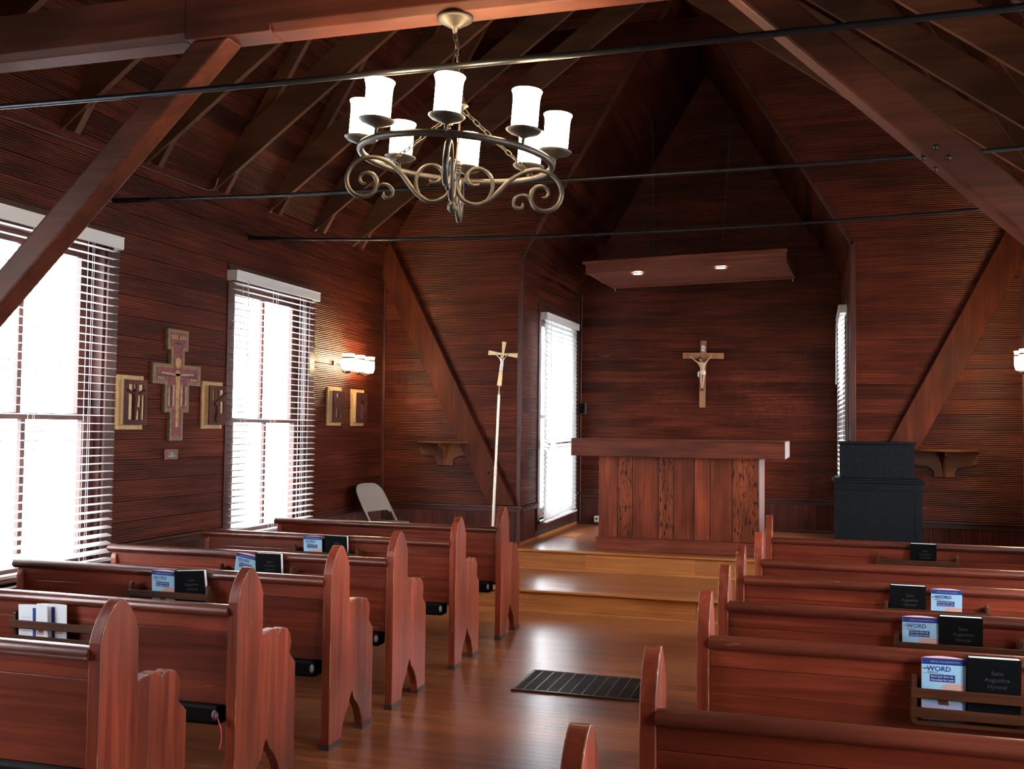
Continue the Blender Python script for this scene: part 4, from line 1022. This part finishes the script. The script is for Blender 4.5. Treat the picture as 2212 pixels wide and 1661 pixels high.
# wall lamps
def sconce(Fm, u, z, label):
    s = empty('wall_sconce', Fm @ Matrix.Translation((u, z, 0.012))); tag(s, label, 'wall lamp', 'three-shade wall lamps')
    MB().box(-0.29, 0.29, -0.022, 0.022, 0, 0.02).build('back_plate', 'pewter', s, 0.006)
    for k, x in enumerate((-0.235, 0.0, 0.235)):
        a = MB().tube(spline([(x, -0.0, 0.02), (x, -0.02, 0.06), (x, -0.075, 0.085), (x, -0.098, 0.125), (x, -0.09, 0.145)], 5), 0.006, 8)
        a.lathe([(0.0001, -0.098), (0.022, -0.095), (0.026, -0.08), (0.02, -0.075)], 12, mat=Matrix.Translation((x, 0, 0.145)) @ Matrix.Rotation(R(-90), 4, 'X'))
        a.build('arm', 'pewter', s)
        tm = Matrix.Translation((x, 0, 0.145)) @ Matrix.Rotation(R(-90), 4, 'X')
        so = MB().lathe([(0.0001, -0.045), (0.054, -0.045), (0.0565, -0.03), (0.058, 0.044), (0.054, 0.04), (0.0001, 0.0)], 18, mat=tm).build('glass_shade', 'lamp2', s)
        MB().lathe([(0.0001, -0.073), (0.040, -0.073), (0.050, -0.066), (0.0545, -0.046)], 18, mat=tm).build('fluted_base', 'lampdim', so)
        MB().lathe([(0.058, 0.058), (0.058, 0.072), (0.064, 0.092), (0.0615, 0.092), (0.0555, 0.072), (0.0555, 0.058)], 18, mat=tm).build('flared_rim', 'lampdim', so)
        MB().lathe([(0.0585, 0.044), (0.0605, 0.046), (0.0605, 0.056), (0.0585, 0.058)], 18, mat=tm).build('shade_band', 'pewter', so)
    return s
sconce(FL, 9.12, 2.205, 'lit three-shade wall lamp on the left wall above two carved panels')
sconce(FR, -9.12, 2.205, 'lit wall lamp at the right edge of the photo')

# corner shelves on the front wall
def wall_shelf(x, label):
    s = empty('wall_shelf', T(x, YW - 0.012, 1.195)); tag(s, label, 'shelf', 'bracketed shelves on the front wall')
    pts = [(0.30 * math.cos(math.pi * k / 16), -0.24 * math.sin(math.pi * k / 16)) for k in range(17)]
    MB().prism(pts, 0.235, 0.257, 'z').build('shelf_board', 'shelf', s, 0.003)
    half = [(0.0, 0.0), (0.075, 0.0), (0.08, 0.05), (0.105, 0.085), (0.15, 0.10), (0.23, 0.105), (0.262, 0.125), (0.275, 0.16), (0.27, 0.20), (0.285, 0.235), (0.0, 0.235)]
    for sg in (-1, 1): MB().prism([(sg * (p + 0.012), q_) for p, q_ in half], -0.024, 0.0, 'y').build('wall_bracket', 'shelf', s, 0.003)
    MB().prism([(0.0, -0.012), (-0.022, 0.0), (-0.035, 0.06), (-0.06, 0.12), (-0.10, 0.165), (-0.16, 0.18), (-0.185, 0.20), (-0.185, 0.235), (0.0, 0.235)], -0.012, 0.012, 'x').build('front_bracket', 'shelf', s, 0.003)
    return s
wall_shelf(-3.74, 'half-round bracketed wooden shelf left of the slanting brace')
wall_shelf(1.14, 'half-round bracketed wooden shelf right of the black cabinet')

# ------------------------------------------------------------------ black cabinet (organ back)
og = empty('black_cabinet', T(0.535, 9.32, H1)); tag(og, 'black-painted two-tier wooden cabinet in front of the right wall brace', 'cabinet')
MB().box(-0.36, 0.35, 0.0, 0.50, 0.0, 0.955).build('lower_case', 'black', og, 0.004)
MB().box(-0.365, 0.355, -0.012, 0.0, 0.905, 0.965).build('frieze_board', 'black', og, 0.003)
for x0, x1 in ((-0.36, -0.30), (0.29, 0.35)): MB().box(x0, x1, -0.004, 0.0, 0.0, 0.905).build('stile', 'black', og, 0.001)
MB().box(-0.385, 0.375, -0.03, 0.52, 0.965, 0.985).build('ledge', 'black', og, 0.005)
MB().box(-0.365, 0.358, -0.02, 0.51, 0.985, 1.003).build('ledge_moulding', 'black', og, 0.006)
MB().box(-0.315, 0.295, 0.08, 0.46, 1.003, 1.30).build('upper_case', 'black', og, 0.004)
MB().box(-0.33, 0.31, 0.062, 0.48, 1.30, 1.322).build('top_board', 'black', og, 0.004)

# ------------------------------------------------------------------ folding chair
def folding_chair():
    t = empty('folding_chair', T(-4.13, 9.30, H1, R(-104))); tag(t, 'beige-grey metal folding chair by the left wall behind the foremost pew', 'chair')
    k = 1.06; hw = 0.205
    # local: front is +y, back frame legs run from the top back to the front feet
    def P(x, f): return (x, -0.20 + 0.52 * (1 - f) * 1.0 - 0.0, 0.775 * k * f)
    top = 1.0
    path = [P(-hw, 0.0), P(-hw, 0.55), P(-hw, 0.82), P(-hw * 0.92, 0.93), P(-hw * 0.62, 0.99), P(0, 1.0), P(hw * 0.62, 0.99), P(hw * 0.92, 0.93), P(hw, 0.82), P(hw, 0.55), P(hw, 0.0)]
    MB().tube(spline(path, 4), 0.0115, 8).build('back_frame', 'chairgrey', t)
    # pressed back panel
    rows = []
    for f, w in ((0.685, hw * 0.97), (0.70, hw * 0.97), (0.76, hw * 0.98), (0.83, hw * 0.97), (0.90, hw * 0.92), (0.955, hw * 0.80), (0.985, hw * 0.60)):
        rows.append([Vector(P(w * (j / 4 - 1), f)) + Vector((0, -0.014 * (1 - (j / 4 - 1) ** 2), 0)) for j in range(9)])
    rows[0] = [v + Vector((0, 0, 0.0 if 0 < j < 8 else -0.03)) for j, v in enumerate(rows[0])]
    mb = MB(); vs = [v for r in rows for v in r] + [v + Vector((0, -0.004, 0)) for r in rows for v in r]; n = len(rows) * 9
    fs = []
    for i in range(len(rows) - 1):
        for j in range(8):
            a = i * 9 + j; fs += [(a, a + 1, a + 10, a + 9), (n + a + 9, n + a + 10, n + a + 1, n + a)]
    for j in range(8): fs.append((j + 1, j, n + j, n + j + 1))
    mb.add(vs, fs, True).build('back_panel', 'chairgrey', t)
    # seat and rear legs
    MB().prism([(-0.19, -0.16), (0.19, -0.16), (0.20, 0.18), (0.17, 0.22), (-0.17, 0.22), (-0.20, 0.18)], 0.44, 0.458, 'z').build('seat', 'chairgrey', t, 0.006)
    for s in (-1, 1):
        MB().tube([(s * 0.185, 0.10, 0.45), (s * 0.185, -0.24, 0.0)], 0.010, 8).build('rear_leg', 'chairgrey', t)
        MB().beam((s * 0.20, 0.02, 0.44), (s * 0.195, -0.13, 0.30), 0.004, 0.02, (0, 0, 1)).build('link', 'chairgrey', t)
    MB().tube([(-0.185, -0.17, 0.09), (0.185, -0.17, 0.09)], 0.008, 8).build('stretcher', 'chairgrey', t)
    MB().tube([(-0.205, 0.245, 0.12), (0.205, 0.245, 0.12)], 0.008, 8).build('stretcher', 'chairgrey', t)
folding_chair()

# ------------------------------------------------------------------ floor grate, register, small fittings
gx0, gx1, gy0, gy1 = -1.775, -0.905, 5.965, 6.495
gr = empty('floor_grate', T(0, 0, 0)); tag(gr, 'dark rectangular iron heating grate set in the aisle floor', 'floor grate')
MB().box(gx0 + 0.01, gx1 - 0.01, gy0 + 0.01, gy1 - 0.01, 0.0005, 0.002).build('duct', 'pit', gr)  # thin black sheet on the floor, painted as the shade below the bars
for b in ((gx0, gx1, gy0, gy0 + 0.022), (gx0, gx1, gy1 - 0.022, gy1), (gx0, gx0 + 0.022, gy0 + 0.022, gy1 - 0.022), (gx1 - 0.022, gx1, gy0 + 0.022, gy1 - 0.022)):
    MB().box(*b, 0.0005, 0.012).build('rim', 'grate_rim', gr, 0.004)
mb = MB(); y = gy0 + 0.03
while y < gy1 - 0.025: mb.box(gx0 + 0.022, gx1 - 0.022, y, y + 0.005, 0.002, 0.008); y += 0.0155
o = mb.build('louvre_bars', 'grate', gr); o['kind'] = 'stuff'
n = 12
for k in range(1, n): 
    x = gx0 + (gx1 - gx0) * k / n; MB().box(x - 0.0025, x + 0.0025, gy0 + 0.02, gy1 - 0.02, 0.003, 0.0095).build('cross_bar', 'grate_rim', gr)
rg = empty('floor_register', T(-2.63, 11.25, H2)); tag(rg, 'small slatted wooden register in the platform floor left of the altar', 'floor register')
MB().box(-0.075, 0.075, -0.22, 0.22, 0.0, 0.007).build('rim', 'oak', rg, 0.002)
for k in range(6): MB().box(-0.06 + k * 0.021, -0.047 + k * 0.021, -0.20, 0.20, 0.007, 0.010).build('slat', 'oak', rg)
wsx = empty('wall_speaker', T(-2.832, YA - 0.014, 1.78)); tag(wsx, 'small black speaker box on the alcove wall beside the blind', 'speaker')
MB().box(-0.045, 0.045, -0.07, 0.0, 0, 0.15).build('case', 'speaker', wsx, 0.012)
MB().box(-0.034, 0.034, -0.073, -0.0695, 0.012, 0.138).build('grille', 'kneeler', wsx, 0.004)
ot = empty('power_outlet', T(-2.64, YA - 0.03, H2 + 0.036)); tag(ot, 'small white outlet box low on the wall left of the altar', 'outlet')
MB().box(-0.032, 0.032, -0.035, 0.0, 0, 0.075).build('box', 'white', ot, 0.005)
MB().box(-0.012, 0.014, -0.037, -0.035, 0.028, 0.056).build('socket', 'speaker', ot)
o = MB().tube([(XA0 + 0.055, YA - 0.028, H2 + 0.04), (XA0 + 0.055, YA - 0.028, 3.32)], 0.009, 8).build('wall_conduit', 'pipe'); tag(o, 'thin brown conduit up the alcove corner beside the speaker', 'conduit')

# ------------------------------------------------------------------ chandelier
CHX, CHY = -1.345, 3.648
ch = empty('chandelier', T(CHX, CHY, 3.2)); tag(ch, 'pewter scroll chandelier with eight lit glass shades on a ring', 'chandelier')
MB().lathe([(0.0001, 0.0), (0.071, 0.0), (0.071, -0.010), (0.060, -0.018), (0.052, -0.020), (0.030, -0.036), (0.012, -0.045), (0.008, -0.062), (0.0001, -0.066)], 28).build('ceiling_canopy', 'pewter', ch)
PV = Vector((0.030, 0.002, -0.335))                      # loop the body hangs from
chain(MB(), (0, 0, -0.062), PV + Vector((0, 0, 0.012)), 0.036, 0.0026, 0.016, 6).build('chain', 'pewter', ch)
MB().tube(spline([(0.004, 0, -0.06), (0.014, 0.004, -0.12), (-0.006, 0.002, -0.17), (0.016, 0.0, -0.23), (0.020, 0.002, -0.32)], 6), 0.0028, 6).build('lamp_cord', 'chain', ch)
BT = Matrix.Translation(PV) @ Matrix.Rotation(R(4.2), 4, 'Y')
ZR_ = -0.228; RR = 0.372                                 # ring below the loop
def part(mb, name, mat, par=ch, bev=0):
    o = mb.build(name, mat, par, bev)
    if par is ch: o.matrix_local = BT
    return o
part(MB().lathe([(0.0001, 0.02), (0.010, 0.018), (0.014, 0.0), (0.028, -0.012), (0.030, -0.018), (0.014, -0.030), (0.008, -0.045), (0.0001, -0.048)], 20), 'loop_cap', 'pewter')
ring = [(RR * math.cos(2 * math.pi * k / 56), RR * math.sin(2 * math.pi * k / 56), ZR_) for k in range(56)]
part(MB().tube(ring, 0.0135, 10, closed=True), 'ring', 'pewter')
A0 = R(-76.0)
for k in range(8):
    an = A0 + k * math.pi / 4; x, y = RR * 1.02 * math.cos(an), RR * 1.02 * math.sin(an)
    cup = part(MB().lathe([(0.006, ZR_), (0.006, ZR_ + 0.028), (0.020, ZR_ + 0.036), (0.055, ZR_ + 0.048), (0.066, ZR_ + 0.058), (0.066, ZR_ + 0.060), (0.045, ZR_ + 0.052), (0.042, ZR_ + 0.056), (0.042, ZR_ + 0.066), (0.0001, ZR_ + 0.066)], 24, (x, y, 0)), 'saucer', 'pewter')
    z0 = ZR_ + 0.062
    MB().lathe([(0.047, z0), (0.0485, z0 + 0.02), (0.0485, z0 + 0.105), (0.051, z0 + 0.125), (0.056, z0 + 0.138), (0.0545, z0 + 0.140), (0.048, z0 + 0.122), (0.0455, z0 + 0.10), (0.044, z0 + 0.004)], 24, (x, y, 0)).build('glass_shade', 'lamp', cup)
# scroll arms in four directions
k0 = 1706.0
def rz(px, py): return ((px - 925) / k0, ZR_ - (py - 1170) / k0)
main = [(935, 1300), (945, 1345), (975, 1400), (1030, 1435), (1090, 1440), (1150, 1410), (1210, 1355), (1290, 1262), (1360, 1210), (1430, 1182), (1500, 1178), (1565, 1200), (1615, 1250), (1640, 1320), (1625, 1390), (1580, 1435), (1520, 1445), (1470, 1425), (1442, 1380), (1440, 1330), (1465, 1295), (1505, 1283), (1540, 1298), (1552, 1328), (1535, 1355), (1508, 1356)]
inner = [(1150, 1410), (1172, 1360), (1180, 1305), (1165, 1250), (1125, 1210), (1080, 1196), (1035, 1210), (1008, 1245), (1012, 1285), (1040, 1312), (1075, 1312), (1092, 1300)]
small = [(1450, 1400), (1428, 1368), (1395, 1352), (1355, 1360), (1330, 1385), (1328, 1415), (1348, 1438), (1375, 1440), (1390, 1420), (1386, 1402)]
for j in range(4):
    an = R(16.0) + j * math.pi / 2; c_, s_ = math.cos(an), math.sin(an)
    mb = MB()
    for pts, r0 in ((main, 0.0088), (inner, 0.0075), (small, 0.0068)):
        P3 = []
        for px, py in pts:
            r_, z_ = rz(px, py); P3.append((r_ * c_, r_ * s_, z_ - (0.012 if pts is main else 0.012)))
        sp = spline(P3, 4); n = len(sp)
        mb.tube(sp, [r0 * (1 if i < n * 0.8 else 1 - 0.55 * (i / n - 0.8) / 0.2) for i in range(n)], 8, upv=(-s_, c_, 0), flat=1.25)
    part(mb, 'scroll_arm', 'pewter')
hub = [(0.0001, 0.005), (0.018, 0.003), (0.021, -0.003)]
for k in range(4): z = -0.012 - k * 0.011; hub += [(0.021, z + 0.006), (0.0235, z), (0.021, z - 0.005)]
hub += [(0.016, -0.060), (0.013, -0.075), (0.016, -0.10), (0.010, -0.125), (0.012, -0.135), (0.008, -0.145), (0.010, -0.152), (0.018, -0.160), (0.0215, -0.173), (0.018, -0.187), (0.009, -0.196), (0.0001, -0.197)]
part(MB().lathe([(r, z + ZR_ - 0.01) for r, z in hub], 18), 'hub_finial', 'pewter')
part(MB().tube([(0, 0, -0.04), (0.002, 0.001, -0.14), (0, 0, ZR_ - 0.01)], 0.0035, 6), 'hub_cord', 'chain')
for an in (R(-76), R(52), R(160)):
    part(chain(MB(), (0.010 * math.cos(an), 0.010 * math.sin(an), -0.03), ((RR - 0.01) * math.cos(an), (RR - 0.01) * math.sin(an), ZR_ + 0.012), 0.040, 0.0026, 0.016, 5), 'support_chain', 'pewter')

# outside ground seen by the light
struct(MB().box(-40, 40, -40, 50, -0.9, -0.6).build('ground', 'outside'))
